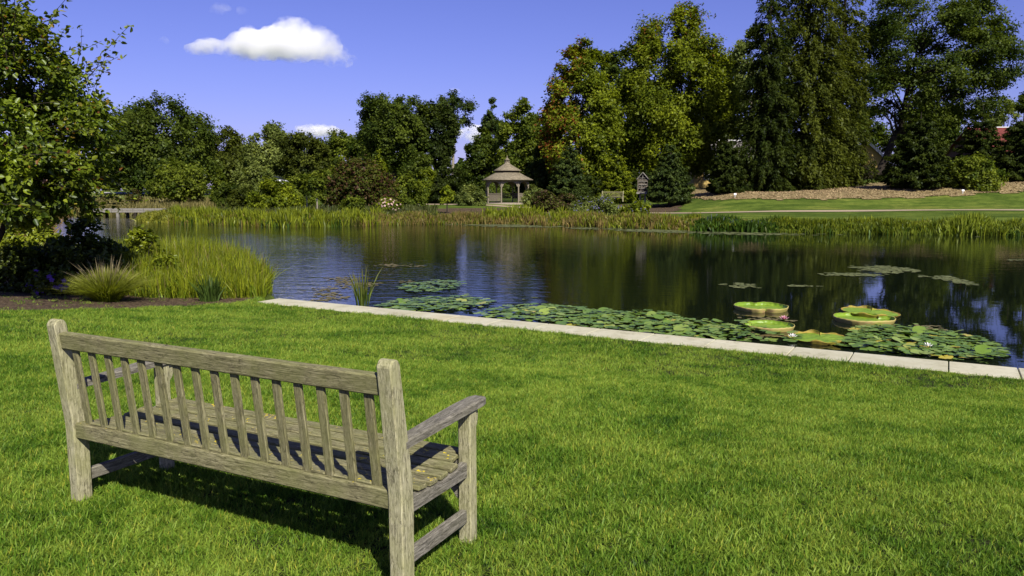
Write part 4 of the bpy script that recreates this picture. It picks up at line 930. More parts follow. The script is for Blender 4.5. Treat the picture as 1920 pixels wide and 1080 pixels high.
# ------------------------------------------------------------------ near left: tree, shrubs, tuft and reeds
def near_tree():
    rng = np.random.default_rng(31); x, y = xat(-70, 12.9), 12.9; zb = H(x, y)
    o = empty('hazel_tree', (x, y, zb)); off = np.array([x, y, zb])
    tag(o, 'leafy hazel-like tree filling the upper left foreground', 'tree')
    cx = xat(-10, 12.9)
    def aut(p): return np.full(len(p), .022), [(.22, .15, .02), (.17, .07, .02), (.26, .23, .03)]
    V1, F1, C1, C, Rl = crown(rng, (cx, y), zat(412, y), zat(-40, y), 2.02, 1.9, 'egg', 230, 38000, .086, (.026, .046, .004), (.130, .172, .010), .185, .25, .8, .35, aut, True, None)
    V2, F2, C2, Cb, Rb = crown(rng, (xat(45, y-.4), y-.4), zat(408, y), zat(296, y), 1.22, 1.35, 'round', 50, 6000, .10, (.026, .046, .004), (.12, .155, .010), .24, .0, .8, .3, aut, True, None)
    # long upright shoots that poke out at the top and right
    sh = []; pos = []; al = []
    for i in range(64):
        a = rng.uniform(-.2, 1.1); st = np.array([cx+rng.uniform(-1.0, 1.15), y+rng.normal()*.8, zat(rng.uniform(60, 260), y)])
        L = rng.uniform(.8, 1.6); dr = np.array([math.sin(a)*.75+.05, rng.normal()*.3, math.cos(a)*.9]); dr /= np.linalg.norm(dr)
        e = st+dr*L; e[0] = min(e[0], xat(228, y)); sh.append(limb(rng, st-off, e-off, .009, .003, 6, .05, 4))
        m = rng.integers(26, 48); t = rng.uniform(.15, 1.02, m)[:, None]; pos.append(st+(e-st)*t+rng.normal(size=(m, 3))*.045+np.array([0, 0, 1])*np.sin(t*np.pi)*L*.05); al.append(np.tile(dr, (m, 1))+rng.normal(size=(m, 3))*.7)
    # side shoots on the right flank
    for i in range(50):
        py = rng.uniform(190, 390); st = np.array([cx+rng.uniform(.7, 1.5), y+rng.normal()*.7, zat(py, y)]); L = rng.uniform(.4, .8)
        dr = unit(np.array([1, rng.normal()*.5, rng.normal()*.35+.1])); e = st+dr*L; lim = xat(np.interp(py, [190, 300, 330, 400], [205, 245, 225, 165]), y); e[0] = min(e[0], lim+rng.normal()*.05)
        sh.append(limb(rng, st-off, e-off, .007, .0025, 5, .05, 4)); m = 18; t = rng.uniform(.1, 1.05, m)[:, None]; pos.append(st+(e-st)*t+rng.normal(size=(m, 3))*.05); al.append(np.tile(dr, (m, 1))+rng.normal(size=(m, 3))*.7)
    pos = np.concatenate(pos); al = np.concatenate(al); n = len(pos); nr = unit(np.array([0, -.15, .7])+rng.normal(size=(n, 3))*.5)
    V3, F3 = leaves6(rng, pos, nr, .09*rng.uniform(.6, 1.3, n), .6, al); c3 = colours(rng, n, rng.normal(size=n), (.035, .052, .005), (.13, .155, .012)); w_, cols = aut(pos); pk = rng.random(n) < .09; c3[pk] = np.array(cols)[rng.integers(3, size=n)][pk]
    V = np.concatenate([V1, V2, V3]); Fq = np.concatenate([F1, F2+len(V1), F3+len(V1)+len(V2)]); cc = np.concatenate([C1, C2, np.repeat(c3, 6, 0)])
    link('crown', mesh_np('crown', V-off, [Fq], cc), LEAFN, o)
    parts = []
    for s in range(5):
        b = np.array([rng.normal()*.10, rng.normal()*.10, -.1]); m = b+np.array([rng.uniform(-.3, .8), rng.normal()*.5, 1.6]); tp = m+np.array([rng.uniform(-.5, .8), rng.normal()*.6, rng.uniform(1.6, 2.6)])
        parts += [limb(rng, b, m, .06, .04, 5, 0), limb(rng, m, tp, .04, .008, 6, 0)]
        for i in rng.permutation(len(C))[:9]: parts.append(limb(rng, m+(tp-m)*rng.uniform(0, .6), C[i]-off, .016, .004, 5, .06, 5))
    for i in rng.permutation(len(Cb))[:10]: parts.append(limb(rng, np.array([.2, -.1, 1.3]), Cb[i]-off, .018, .004, 5, .1, 5))
    V, Fq = join(parts+sh); link('trunk', mesh_np('trunk', V, [Fq], None, True), BARK, o)
near_tree()
NG = 'plants in the near left bed'
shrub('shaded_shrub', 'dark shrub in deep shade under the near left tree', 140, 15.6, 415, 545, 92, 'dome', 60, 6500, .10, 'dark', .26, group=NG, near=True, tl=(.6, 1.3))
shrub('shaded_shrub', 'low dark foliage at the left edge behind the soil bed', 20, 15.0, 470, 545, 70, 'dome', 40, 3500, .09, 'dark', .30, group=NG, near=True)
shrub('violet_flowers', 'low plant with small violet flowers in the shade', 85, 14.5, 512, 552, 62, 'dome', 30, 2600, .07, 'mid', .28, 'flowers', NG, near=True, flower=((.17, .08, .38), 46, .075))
shrub('leafy_plant', 'sunlit leafy plant at the right of the shaded shrub', 262, 16.8, 432, 520, 48, 'dome', 34, 2800, .09, 'yel', .32, group=NG, near=True, tl=(.6, 1.3))
shrub('leafy_plant', 'small bushy green plant among the near reeds', 300, 15.6, 478, 556, 42, 'dome', 30, 2600, .075, 'yel', .32, group=NG, near=True)
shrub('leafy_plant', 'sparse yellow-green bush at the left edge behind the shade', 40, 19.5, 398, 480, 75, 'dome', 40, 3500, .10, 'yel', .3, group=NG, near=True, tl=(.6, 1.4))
def tuft(name, label, px, py, h, n, wd, c0, c1, lean, seed, rad=.16, tip=None, plume=0, cat='ornamental grass'):
    rng = np.random.default_rng(seed); x, y, z = gp(px, py); z = max(z, WZ); o = empty(name, (x, y, z)); tag(o, label, cat)
    a = rng.uniform(0, 2*np.pi, n); r = rad*np.sqrt(rng.random(n)); b = np.stack([r*np.cos(a), r*np.sin(a), np.full(n, -.02)], 1)
    V, Fs, C = blades(rng, b, h*rng.uniform(.55, 1.1, n), wd*rng.uniform(.7, 1.3, n), lean*np.abs(rng.normal(.75, .45, n)), c0, c1, tip, .35, a+rng.normal(size=n)*.4)
    link('leaf_blades', mesh_np('leaf_blades', V, Fs, C), REED, o)
    if plume:
        a = rng.uniform(0, 2*np.pi, plume); b = np.stack([.1*np.cos(a), .1*np.sin(a), np.zeros(plume)], 1); hh = h*rng.uniform(1.05, 1.4, plume)
        V, Fs, C = blades(rng, b, hh, np.full(plume, .016), .55*np.abs(rng.normal(.75, .4, plume)), (.13, .12, .05), (.22, .19, .09), (.30, .24, .15), .5, a); link('plumes', mesh_np('plumes', V, Fs, C), REED, o)
    return o
tuft('fountain_grass', 'rounded yellow-green fountain grass tuft on the soil bed edge', 202, 566, .66, 3000, .012, (.10, .14, .008), (.27, .33, .02), .95, 41, .16, (.23, .23, .05), 70)
tuft('small_weed', 'tiny green weed on bare soil left of the fountain grass', 58, 563, .10, 40, .02, (.06, .10, .015), (.12, .17, .03), 1.2, 43, .04, cat='weed')
tuft('iris_clump', 'dark upright iris clump at the foot of the near reeds', 395, 566, .55, 150, .022, (.03, .06, .01), (.07, .11, .02), .35, 44, .16, cat='reeds')
tuft('cattail_clump', 'lone upright cattail clump in the water beside the kerb', 680, 577, .86, 46, .024, (.05, .09, .012), (.13, .17, .03), .26, 42, .13, (.16, .15, .04), 0, 'reeds')
def near_pts(rng, n):
    P = []
    poly = [(-4.75, 14.55), (-5.3, 14.3), (-6.9, 14.35), (-8.3, 15.2), (-9.6, 17), (-10.4, 20.5), (-7.8, 20.0), (-5.35, 17.0)]
    while len(P) < n:
        q = np.stack([rng.uniform(-10.5, -4.5, 4000), rng.uniform(14, 21, 4000)], 1); q = q[in_poly(poly, q[:, 0], q[:, 1])]; P.extend(q.tolist())
    return np.array(P[:n])
rng = np.random.default_rng(51); L = []
for (n, h, wd, lean, c0, c1) in ((13000, .80, .015, .40, (.07, .10, .006), (.25, .28, .015)), (4000, .55, .022, .7, (.05, .09, .006), (.16, .22, .015)), (900, .8, .014, .4, (.16, .14, .04), (.28, .22, .08)), (260, 1.22, .011, .3, (.05, .08, .015), (.12, .15, .04))):
    P = near_pts(rng, n); z = np.maximum(hgt(P[:, 0], P[:, 1]), WZ-.03); b = np.concatenate([P, z[:, None]], 1)
    hh = h*rng.uniform(.6, 1.15, n)*np.interp(P[:, 0], [-10, -8, -6, -4.7], [.95, 1.05, 1.0, .72])*np.clip(.62+(P[:, 1]-14.2)*.16, .5, 1.15)
    L.append(blades(rng, b, hh, wd*rng.uniform(.7, 1.3, n), lean*np.abs(rng.normal(size=n)), c0, c1))
V, Fs, C = merge_blades(L); tag(link('near_reeds', mesh_np('near_reeds', V, Fs, C), REED), 'dense sunlit yellow-green reeds at the left end of the kerb', 'reeds', kind='stuff')
def pts_bank(rng, n): t = rng.random(n); k = POND[2:8]; i = rng.integers(0, 5, n); P = k[i]*(1-t[:, None])+k[i+1]*t[:, None]; return P+np.stack([-rng.uniform(.0, 5, n), -rng.uniform(0, 2, n)], 1)
field('bank_weeds', 'rank weeds along the shaded left bank', pts_bank, 6000, .7, .03, .6, (.04, .06, .012), (.15, .16, .03), 52)
# creeping grass where lawn meets the soil
# ------------------------------------------------------------------ lawn blades (one mass, scattered tufts)
def lawn_mat():
    def colour(nt):
        g = N(nt, 'NewGeometry'); oi = N(nt, 'ObjectInfo'); P = g.outputs['Position']
        a = noise(nt, P, 1.3, 5, .68); b = noise(nt, P, 6, 4, .7)
        s = N(nt, 'Math', operation='MULTIPLY_ADD'); nt.links.new(b, s.inputs[0]); s.inputs[1].default_value = .5; nt.links.new(a, s.inputs[2])
        s2 = N(nt, 'Math', operation='MULTIPLY_ADD'); nt.links.new(oi.outputs['Random'], s2.inputs[0]); s2.inputs[1].default_value = .30; nt.links.new(s.outputs[0], s2.inputs[2])
        c = ramp(nt, s2.outputs[0], [(.60, (.022, .064, .006)), (.81, (.090, .180, .015)), (1.0, (.205, .29, .040))])
        at = N(nt, 'Attribute'); at.attribute_name = 'leafcol'
        return mixc(nt, 1., c, at.outputs['Color'], 'MULTIPLY')
    return leafy('lawn_blade', .34, .010, .5, colour)
LAWN = lawn_mat()
LAWNSOIL = soil_mat('lawn_thatch', [(.014, .018, .006), (.024, .032, .009), (.040, .046, .016)], 60, .6, .01)
tag(sheet('lawn', np.arange(-22, 40, .25), np.arange(-12, 16, .25), LAWNSOIL, .004, None, lambda x, y: (-((x-K0[0])*KN[0]+(y-K0[1])*KN[1]) > .12) & ~in_poly(BED, x, y+.2)), kind='structure')
def lawn():
    rng = np.random.default_rng(61); tufts = []
    for v in range(4):
        n = 16; a = rng.uniform(0, 2*np.pi, n); r = .036*np.sqrt(rng.random(n)); b = np.stack([r*np.cos(a), r*np.sin(a), np.full(n, -.004)], 1)
        V, Fs, C = blades(rng, b, .041*rng.uniform(.5, 1.3, n), .0036*rng.uniform(.7, 1.25, n), np.abs(rng.normal(.7, .4, n)), (1, 1, 1), (1.15, 1.1, .9), None, .5)
        dry = np.repeat(rng.random(n) < .05, 7); C[dry] = C[dry]*np.array([1.7, 1.25, 1.5])
        me = mesh_np('grass_tuft', V, Fs, C); me.materials.append(LAWN); tufts.append(me)
    d = np.concatenate([np.sqrt(rng.uniform(2.4**2, 7.5**2, 66000)), np.sqrt(rng.uniform(7.5**2, 15.5**2, 60000))]); px = rng.uniform(-160, 2080, len(d)); x = (px-960)/F*d
    n2 = 75000; d2 = rng.uniform(1.2, 15.5, n2); e2 = rng.uniform(0, 6.5, n2); sd2 = rng.random(n2) < .62; x2 = np.where(sd2, 1120/F*d2+e2, -1120/F*d2-e2); x = np.concatenate([x, x2]); d = np.concatenate([d, d2])   # the lawn goes on beyond the frame
    s = -((x-K0[0])*KN[0]+(d-K0[1])*KN[1]); t_ = (x-K0[0])*KD[0]+(d-K0[1])*KD[1]
    keep = ((t_ > 0) & (s > .03+.015*np.sin(t_*9)+.015*np.sin(t_*23))) | (t_ <= 0)
    bx = x+.10*np.sin(d*5)+.06*np.sin(x*9); by = d+.09*np.sin(x*3.1)+.05*np.sin(x*11)
    keep &= ~(in_poly(BED, bx, by) & (rng.random(len(x)) > .02)) & (d < 14.6) & (pond_sd(x, d) > .3) & (rng.random(len(x)) < np.where(d > 7.5, .95, 1.))
    x, d = x[keep], d[keep]; n = len(x)
    P = np.stack([x, d, hgt(x, d)], 1)
    me = bpy.data.meshes.new('lawn_grass'); me.vertices.add(n); me.vertices.foreach_set('co', P.astype(np.float32).ravel())
    for nm, arr in (('rz', rng.uniform(0, 6.283, n)), ('sc', rng.uniform(.8, 1.25, n)*np.interp(d, [2.5, 8, 15], [1, 1.15, 1.35])*(.85+.3*(.5+.5*np.sin(x*2.3+np.sin(d*1.9)))))):
        at = me.attributes.new(nm, 'FLOAT', 'POINT'); at.data.foreach_set('value', arr.astype(np.float32))
    at = me.attributes.new('pick', 'INT', 'POINT'); at.data.foreach_set('value', rng.integers(0, 4, n).astype(np.int32))
    o = link('lawn_grass', me); tag(o, 'short green mown grass of the near lawn', 'grass', kind='stuff')
    ng = bpy.data.node_groups.new('lawn_scatter', 'GeometryNodeTree'); ng.interface.new_socket('Geometry', in_out='INPUT', socket_type='NodeSocketGeometry'); ng.interface.new_socket('Geometry', in_out='OUTPUT', socket_type='NodeSocketGeometry')
    gi = ng.nodes.new('NodeGroupInput'); go = ng.nodes.new('NodeGroupOutput'); gj = ng.nodes.new('GeometryNodeGeometryToInstance')
    for me2 in tufts[::-1]:
        ob = bpy.data.objects.new('grass_tuft', me2)
        oi = ng.nodes.new('GeometryNodeObjectInfo'); oi.inputs[0].default_value = ob; ng.links.new(oi.outputs['Geometry'], gj.inputs[0])
    ip = ng.nodes.new('GeometryNodeInstanceOnPoints'); ng.links.new(gi.outputs[0], ip.inputs['Points']); ng.links.new(gj.outputs[0], ip.inputs['Instance'])
    ip.inputs['Pick Instance'].default_value = True
    def attr(nm, ty):
        a = ng.nodes.new('GeometryNodeInputNamedAttribute'); a.data_type = ty; a.inputs[0].default_value = nm; return a.outputs[0]
    ng.links.new(attr('pick', 'INT'), ip.inputs['Instance Index'])
    cx = ng.nodes.new('ShaderNodeCombineXYZ'); ng.links.new(attr('rz', 'FLOAT'), cx.inputs[2]); ng.links.new(cx.outputs[0], ip.inputs['Rotation']); ng.links.new(attr('sc', 'FLOAT'), ip.inputs['Scale'])
    ng.links.new(ip.outputs[0], go.inputs[0])
    md = o.modifiers.new('scatter', 'NODES'); md.node_group = ng
lawn()

# ------------------------------------------------------------------ water plants
def pad_mat(name, cols):
    m, nt, out = M(name); oi = N(nt, 'ObjectInfo'); tc = N(nt, 'TexCoord')
    at = N(nt, 'Attribute'); at.attribute_name = 'rnd'
    s = N(nt, 'Math', operation='ADD'); nt.links.new(oi.outputs['Random'], s.inputs[0]); nt.links.new(at.outputs['Fac'], s.inputs[1])
    c = ramp(nt, s.outputs[0], cols); n = noise(nt, tc.outputs['Object'], 6, 3, .6)
    c = mixc(nt, .5, c, ramp(nt, n, [(.3, (.7, .75, .6)), (.7, (1.2, 1.15, 1))]), 'MULTIPLY')
    principled(nt, out, c, .36, None, .28); return m
PAD = pad_mat('lily_leaf', [(0, (.075, .135, .02)), (.45, (.125, .20, .03)), (.84, (.21, .27, .06)), (.95, (.38, .32, .05))])
def pad_mesh(rng, r=1., seg=18):
    V = [(0, 0, .0)]; a0 = RAD(10)
    for i in range(seg+1):
        a = a0+(2*np.pi-2*a0)*i/seg; rr = r*(1+.03*math.sin(5*a+rng.random()*6)); V.append((rr*.55*math.cos(a), rr*.55*math.sin(a), .004+.01*math.sin(3*a)))
    for i in range(seg+1):
        a = a0+(2*np.pi-2*a0)*i/seg; rr = r*(1+.03*math.sin(5*a+1)); V.append((rr*math.cos(a), rr*math.sin(a), .02+.05*math.sin(3*a+rng.random()*1.5)+.03*math.sin(7*a)))
    T = [(0, i+1, i+2) for i in range(seg)]; Q = [(i+1, i+seg+2, i+seg+3, i+2) for i in range(seg)]
    return np.array(V), np.array(T), np.array(Q)
def w2(px, py): return onplane(px, py, WZ)
MATS = {
 'kerb': ('glossy round lily pad in the long mat along the kerb', [(893, 593), (930, 580), (975, 572), (1060, 577), (1120, 584), (1250, 588), (1290, 602), (1340, 604), (1385, 618), (1418, 636), (1405, 642), (1330, 638), (1240, 630), (1100, 616), (1000, 603), (930, 598)], 620),
 'right': ('round lily pad in the mat right of the giant pads', [(1600, 618), (1650, 612), (1700, 614), (1760, 622), (1830, 636), (1888, 658), (1885, 672), (1820, 676), (1740, 670), (1640, 658), (1560, 650), (1590, 640)], 480),
 'left': ('yellowing lily pad in the mat near the cattail clump', [(705, 575), (745, 566), (800, 561), (880, 558), (927, 566), (900, 577), (830, 584), (760, 586)], 330),
 'back': ('small lily pad in the mat behind the cattail clump', [(745, 540), (790, 530), (850, 527), (873, 534), (840, 545), (780, 551)], 150),
 'mid': ('lone lily pad floating around the giant pads', [(1380, 600), (1440, 618), (1500, 632), (1480, 646), (1420, 640), (1390, 630)], 34),
}
def lily_pads():
    rng = np.random.default_rng(71); meshes = []
    for v in range(5):
        V, T, Q = pad_mesh(rng); me = mesh_np('lily_pad', V, [T, Q], None, True); a = me.attributes.new('rnd', 'FLOAT', 'POINT'); me.materials.append(PAD); meshes.append((me, V, T, Q))
    items = []
    for key, (lab, poly, n) in MATS.items():
        P = np.array([w2(*p) for p in poly]); lo, hi = P.min(0), P.max(0); got = []; tries = 0
        while len(got) < n and tries < 40000:
            tries += 1; q = lo+(hi-lo)*rng.random(2)
            if not in_poly(P, np.array([q[0]]), np.array([q[1]]))[0]: continue
            if (q-K0)@KN < KW+.1: continue
            r = rng.uniform(.046, .110)*(1.0 if key != 'back' else .9)
            if any((q[0]-g[0])**2+(q[1]-g[1])**2 < ((r+g[2])*.55)**2 for g in got): continue
            got.append((q[0], q[1], r))
        xm = np.quantile([g[0] for g in got], [1/3, 2/3])
        for g in got:
            third = ('left third', 'middle', 'right third')[int(np.searchsorted(xm, g[0]))]
            side = 'near the kerb' if (np.array(g[:2])-K0)@KN < KW+.75 else 'on its open-water side'
            big = 'broad' if g[2] > .085 else 'small'
            nm = {'kerb': f'{big} green lily pad, {third} of the long kerb mat, {side}', 'right': f'{big} lily pad, {third} of mat right of giant pads, {side}',
                  'left': f'{big} lily pad, {third} of the mat just right of the cattail clump', 'back': f'{big} lily pad, {third} of the mat farthest behind the cattail clump',
                  'mid': f'{big} lily pad among the giant pads, {third} of that cluster'}[key]
            items.append((*g, nm, key))
    items.sort(key=lambda g: -g[2]/g[1])
    rest = []
    for i, (x, y, r, lab, key) in enumerate(items):
        me, V, T, Q = meshes[rng.integers(5)]; z = WZ+.006+rng.random()*.05; tx, ty = rng.normal(size=2)*.12; rz = rng.uniform(0, 6.28)
        if rng.random() < .12: tx += rng.uniform(.15, .38); z += .03
        if i < 300:
            o = link('lily_pad', me, None, None, (x, y, z)); o.rotation_euler = (tx, ty, rz); o.scale = (r, r, r*.8); tag(o, lab, 'lily pad', 'lily pads in the '+{'kerb': 'kerb', 'right': 'right', 'left': 'left', 'back': 'back', 'mid': 'scattered'}[key]+' mat')
        else:
            Mx = Matrix.LocRotScale(Vector((x, y, z)), Matrix.Rotation(rz, 3, 'Z').to_euler(), Vector((r, r, r*.8))); A = np.array(Mx); rest.append((V@A[:3, :3].T+A[:3, 3], T, Q, rng.random()))
    if rest:
        o = 0; Vs, Ts, Qs, R = [], [], [], []
        for V, T, Q, k in rest: Vs.append(V); Ts.append(T+o); Qs.append(Q+o); R.append(np.full(len(V), k)); o += len(V)
        me = mesh_np('lily_pad_mass', np.concatenate(Vs), [np.concatenate(Ts), np.concatenate(Qs)], None, True); a = me.attributes.new('rnd', 'FLOAT', 'POINT'); a.data.foreach_set('value', (np.concatenate(R)-.3).astype(np.float32))
        tag(link('lily_pad_mass', me, PAD), 'remaining smaller lily pads filling the gaps of the floating mats', 'lily pads', kind='stuff')
lily_pads()
# giant lily pads with upturned rims
def vic_mats():
    m, nt, out = M('giant_pad_upper'); tc = N(nt, 'TexCoord'); P = tc.outputs['Object']; v = N(nt, 'TexVoronoi'); v.inputs['Scale'].default_value = 16; nt.links.new(P, v.inputs['Vector'])
    n = noise(nt, P, 3, 4, .6); c = ramp(nt, n, [(.3, (.115, .21, .010)), (.7, (.19, .28, .018))]); principled(nt, out, c, .45, bump(nt, v.outputs['Distance'], .5, .02), .4)
    m2, nt, out = M('giant_pad_under'); tc = N(nt, 'TexCoord'); n = noise(nt, mapping(nt, tc.outputs['Object'], (1, 1, 6)), 4, 4, .6)
    c = ramp(nt, n, [(.3, (.26, .25, .05)), (.55, (.38, .31, .10)), (.75, (.34, .20, .10))]); principled(nt, out, c, .6, None, .3)
    m3, nt, out = M('withered_rim'); tc = N(nt, 'TexCoord'); n = noise(nt, tc.outputs['Object'], 9, 4, .6); c = ramp(nt, n, [(.3, (.10, .07, .03)), (.5, (.28, .21, .03)), (.75, (.17, .21, .02))]); principled(nt, out, c, .7, None, .3)
    return m, m2, m3
VU, VD, VW = vic_mats()
def giant(label, px, py, wpx, rimh, notch, flat_rim=False, tilt=0., seed=0):
    rng = np.random.default_rng(200+seed); x, y = w2(px, py); R = wpx/2*y/F/1.0
    o = empty('giant_lily_pad', (x, y, WZ+.012)); o.rotation_euler = (tilt, 0, notch); tag(o, label, 'giant lily pad', 'giant lily pads beside the kerb')
    seg = 72; gap = .018; th = gap+(2*np.pi-2*gap)*np.arange(seg+1)/seg
    pinch = 1-.30*np.exp(-((np.minimum(th, 2*np.pi-th))/.17)**2)-(.22*np.exp(-((th-np.pi)/.15)**2) if seed == 1 else 0)
    ra = R*pinch*(1+.012*np.sin(3*th+seed))
    V = [(R*.12, 0, 0.004)]; rings = [.35, .7, .94]
    for q in rings: V += [(ra[i]*q*math.cos(th[i]), ra[i]*q*math.sin(th[i]), .004+.004*math.sin(9*th[i])) for i in range(seg+1)]
    n1 = seg+1; T = [(0, i+1, i+2) for i in range(seg)]; Q = []
    for k in range(2): Q += [(1+k*n1+i, 1+(k+1)*n1+i, 1+(k+1)*n1+i+1, 1+k*n1+i+1) for i in range(seg)]
    if flat_rim: hh = .008+.045*np.clip(np.sin(th*2+1.1)+.5*np.sin(th*9)-.2, 0, 1)
    else: hh = rimh*(1+.08*np.sin(5*th+seed)+.05*np.sin(23*th))*(1-.25*np.exp(-((np.minimum(th, 2*np.pi-th))/.1)**2))
    Vr = []; cr = 1+.012*np.sin(46*th)
    for (rq, zq) in ((.94, 0.0), (.985, .35), (1.0, .7), (1.0, 1.0)): Vr.append([(ra[i]*rq*cr[i]*math.cos(th[i]), ra[i]*rq*cr[i]*math.sin(th[i]), .004+hh[i]*zq) for i in range(n1)])
    inner = Vr; outer = [[(a*1.016, b*1.016, c+.001) for a, b, c in row] for row in Vr]
    fl = mesh_np('pad_floor', np.array(V), [np.array(T), np.array(Q)], None, True); link('pad_floor', fl, VU, o)
    def strip(rows, flip):
        A = np.array(rows).reshape(-1, 3); q = []
        for k in range(len(rows)-1):
            for i in range(seg): f = (k*n1+i, k*n1+i+1, (k+1)*n1+i+1, (k+1)*n1+i); q.append(f[::-1] if flip else f)
        return A, np.array(q)
    A, q = strip(inner, True); link('inner_rim', mesh_np('inner_rim', A, [q], None, True), VW if flat_rim else VU, o)
    A, q = strip([[(a, b, c-.03 if k == 0 else c) for a, b, c in row] for k, row in enumerate(outer)]+[inner[-1]], False); link('outer_rim', mesh_np('outer_rim', A, [q], None, True), VW if flat_rim else VD, o)
    return o
giant('giant lily pad with heart-shaped notch, farthest left of the group', 1427, 580, 97, .058, RAD(-94), False, 0, 1)
giant('giant rimmed lily pad just in front of the notched one', 1441, 615, 92, .048, RAD(150), False, 0, 2)
giant('flat giant lily pad with withered brown rim closest to the kerb', 1538, 636, 116, .03, RAD(70), True, 0, 3)
giant('giant lily pad with tall pinkish rim right of the others', 1619, 602, 106, .06, RAD(20), False, 0, 4)
bk = giant('tilted giant lily pad with crinkled yellow rim behind the tall-rimmed one', 1631, 590, 102, .04, RAD(60), True, .05, 5); bk.location.z += .03
# water lily flowers
PETW = flat_mat('white_petal', (.75, .74, .70), .5, .05, 5); PETP = flat_mat('pink_petal', (.60, .30, .36), .5, .1, 5); STAM = flat_mat('yellow_stamen', (.6, .42, .04), .6, .1, 20)
def lily(label, px, py, mat, s=.085):
    x, y = w2(px, py); o = empty('water_lily', (x, y, WZ+.03)); tag(o, label, 'flower', 'water lily flowers')
    for ringi, (npet, el, L) in enumerate(((8, .35, 1.), (7, .75, .9), (5, 1.1, .7))):
        bm = bmesh.new(); v = [bm.verts.new(p) for p in ((0, 0, 0), (.45*L*s, .16*s, .03*s), (L*s, 0, .16*s), (.45*L*s, -.16*s, .03*s))]; bm.faces.new(v); me = bm_mesh('petal', bm); me.materials.append(mat)
        for k in range(npet): p = link('petal', me, None, o, (0, 0, .01)); p.rotation_euler = (0, -el, k/npet*6.283+ringi*.3)
    b = bmesh.new(); bmesh.ops.create_icosphere(b, subdivisions=1, radius=s*.2); me = bm_mesh('stamens', b); me.materials.append(STAM); link('stamens', me, None, o, (0, 0, .02))
lily('white water lily bloom beside the withered giant pad', 1486, 638, PETW); lily('white water lily bloom in the right-hand pad mat', 1739, 656, PETW)
lily('pink water lily bloom behind the front rimmed giant pad', 1470, 604, PETP, .10)

# floating algae mats
def algae_mat(name, cols):
    m, nt, out = M(name); g = N(nt, 'NewGeometry'); n = noise(nt, g.outputs['Position'], 5, 5, .7); c = ramp(nt, n, [(.3, cols[0]), (.7, cols[1])]); principled(nt, out, c, .75, bump(nt, n, .6, .02), .3); return m
ALG = algae_mat('green_algae', [(.055, .07, .02), (.15, .16, .055)]); ALGB = algae_mat('brown_algae', [(.07, .065, .022), (.17, .14, .055)])
def algae(label, poly, cell, thr, mat, seed, stretch=1.):
    P = np.array([w2(*p) for p in poly]); lo, hi = P.min(0), P.max(0); rng = np.random.default_rng(seed)
    xs = np.arange(lo[0], hi[0]+cell, cell); ys = np.arange(lo[1], hi[1]+cell*stretch, cell*stretch); X, Y = np.meshgrid(xs, ys)
    def vn(x, y, k):
        r = 0
        for i in range(6):
            a = rng.uniform(0, 6.28); f = k*rng.uniform(.6, 1.7); r = r+np.sin((x*np.cos(a)+y*np.sin(a))*f+rng.uniform(0, 6.28))
        return r/6**.5
    W_ = (hi-lo).max(); nz = vn(X, Y, 9/max(W_, 1))*.6+vn(X, Y, 26/max(W_, 1))*.45+rng.normal(size=X.shape)*.35
    n = len(P); bd = np.full(X.shape, 1e9)
    for i in range(n):
        a = P[i]; b = P[(i+1) % n]; e = b-a; t = np.clip(((X-a[0])*e[0]+(Y-a[1])*e[1])/(e@e), 0, 1); bd = np.minimum(bd, np.hypot(X-a[0]-t*e[0], Y-a[1]-t*e[1]))
    ins = in_poly(P, X, Y); edge = np.clip(bd/((hi-lo).min()*.30+1e-6), 0, 1)
    keep = (ins & (nz > thr+1.2*(1-edge))).ravel() & (pond_sd(X.ravel(), Y.ravel()) < -.02)
    idx = np.where(keep)[0]; m = len(idx); c = np.stack([X.ravel()[idx], Y.ravel()[idx], np.full(m, WZ+.006)], 1); c[:, :2] += rng.normal(size=(m, 2))*cell*.25; c[:, 2] += rng.random(m)*.008
    k = 6; th = np.arange(k)/k*2*np.pi; rr = cell*rng.uniform(.5, .9, (m, k, 1)); V = c[:, None]+np.concatenate([rr*np.cos(th)[None, :, None], rr*stretch*np.sin(th)[None, :, None], np.zeros((m, k, 1))], 2)
    o0 = c.mean(0); o0[2] = WZ
    o = link('algae_mat', mesh_np('algae_mat', (V-o0).reshape(-1, 3), [np.arange(m*k).reshape(m, k)]), mat, None, tuple(o0)); tag(o, label, 'algae', kind='stuff')
algae('largest floating algae island on the open water at right', [(1585, 499), (1640, 497), (1700, 502), (1732, 508), (1700, 514), (1650, 514), (1610, 508)], .10, -.9, ALG, 1)
algae('thin algae streak left below the largest algae island', [(1528, 513), (1580, 511), (1665, 514), (1655, 519), (1600, 520), (1545, 518)], .09, -.5, ALG, 2)
algae('long thin algae streak trailing right of the largest island', [(1680, 517), (1740, 514), (1795, 519), (1860, 534), (1840, 537), (1770, 531), (1720, 524)], .09, .05, ALG, 3)
algae('small algae patch floating above the notched giant pad', [(1345, 534), (1380, 530), (1425, 534), (1420, 541), (1370, 541)], .08, -.5, ALG, 4)
algae('narrow algae streak between small patch and giant pads', [(1460, 536), (1500, 534), (1540, 537), (1500, 540)], .07, -.8, ALG, 5)
algae('brown algae film around the base of the cattail clump', [(545, 535), (600, 522), (680, 517), (760, 524), (800, 535), (760, 548), (720, 560), (660, 560), (590, 566), (550, 556)], .075, .12, ALGB, 6)
algae('thin algae line on the water behind the cattail clump', [(650, 498), (740, 494), (820, 497), (815, 502), (740, 502)], .08, -.1, ALGB, 7)
algae('algae film among the giant pads', [(1372, 596), (1440, 592), (1510, 600), (1512, 608), (1450, 606), (1400, 606)], .06, .05, ALGB, 8)
algae('algae film behind the right-hand pad mat', [(1690, 606), (1740, 606), (1790, 618), (1830, 630), (1780, 634), (1720, 622)], .06, .1, ALGB, 9)
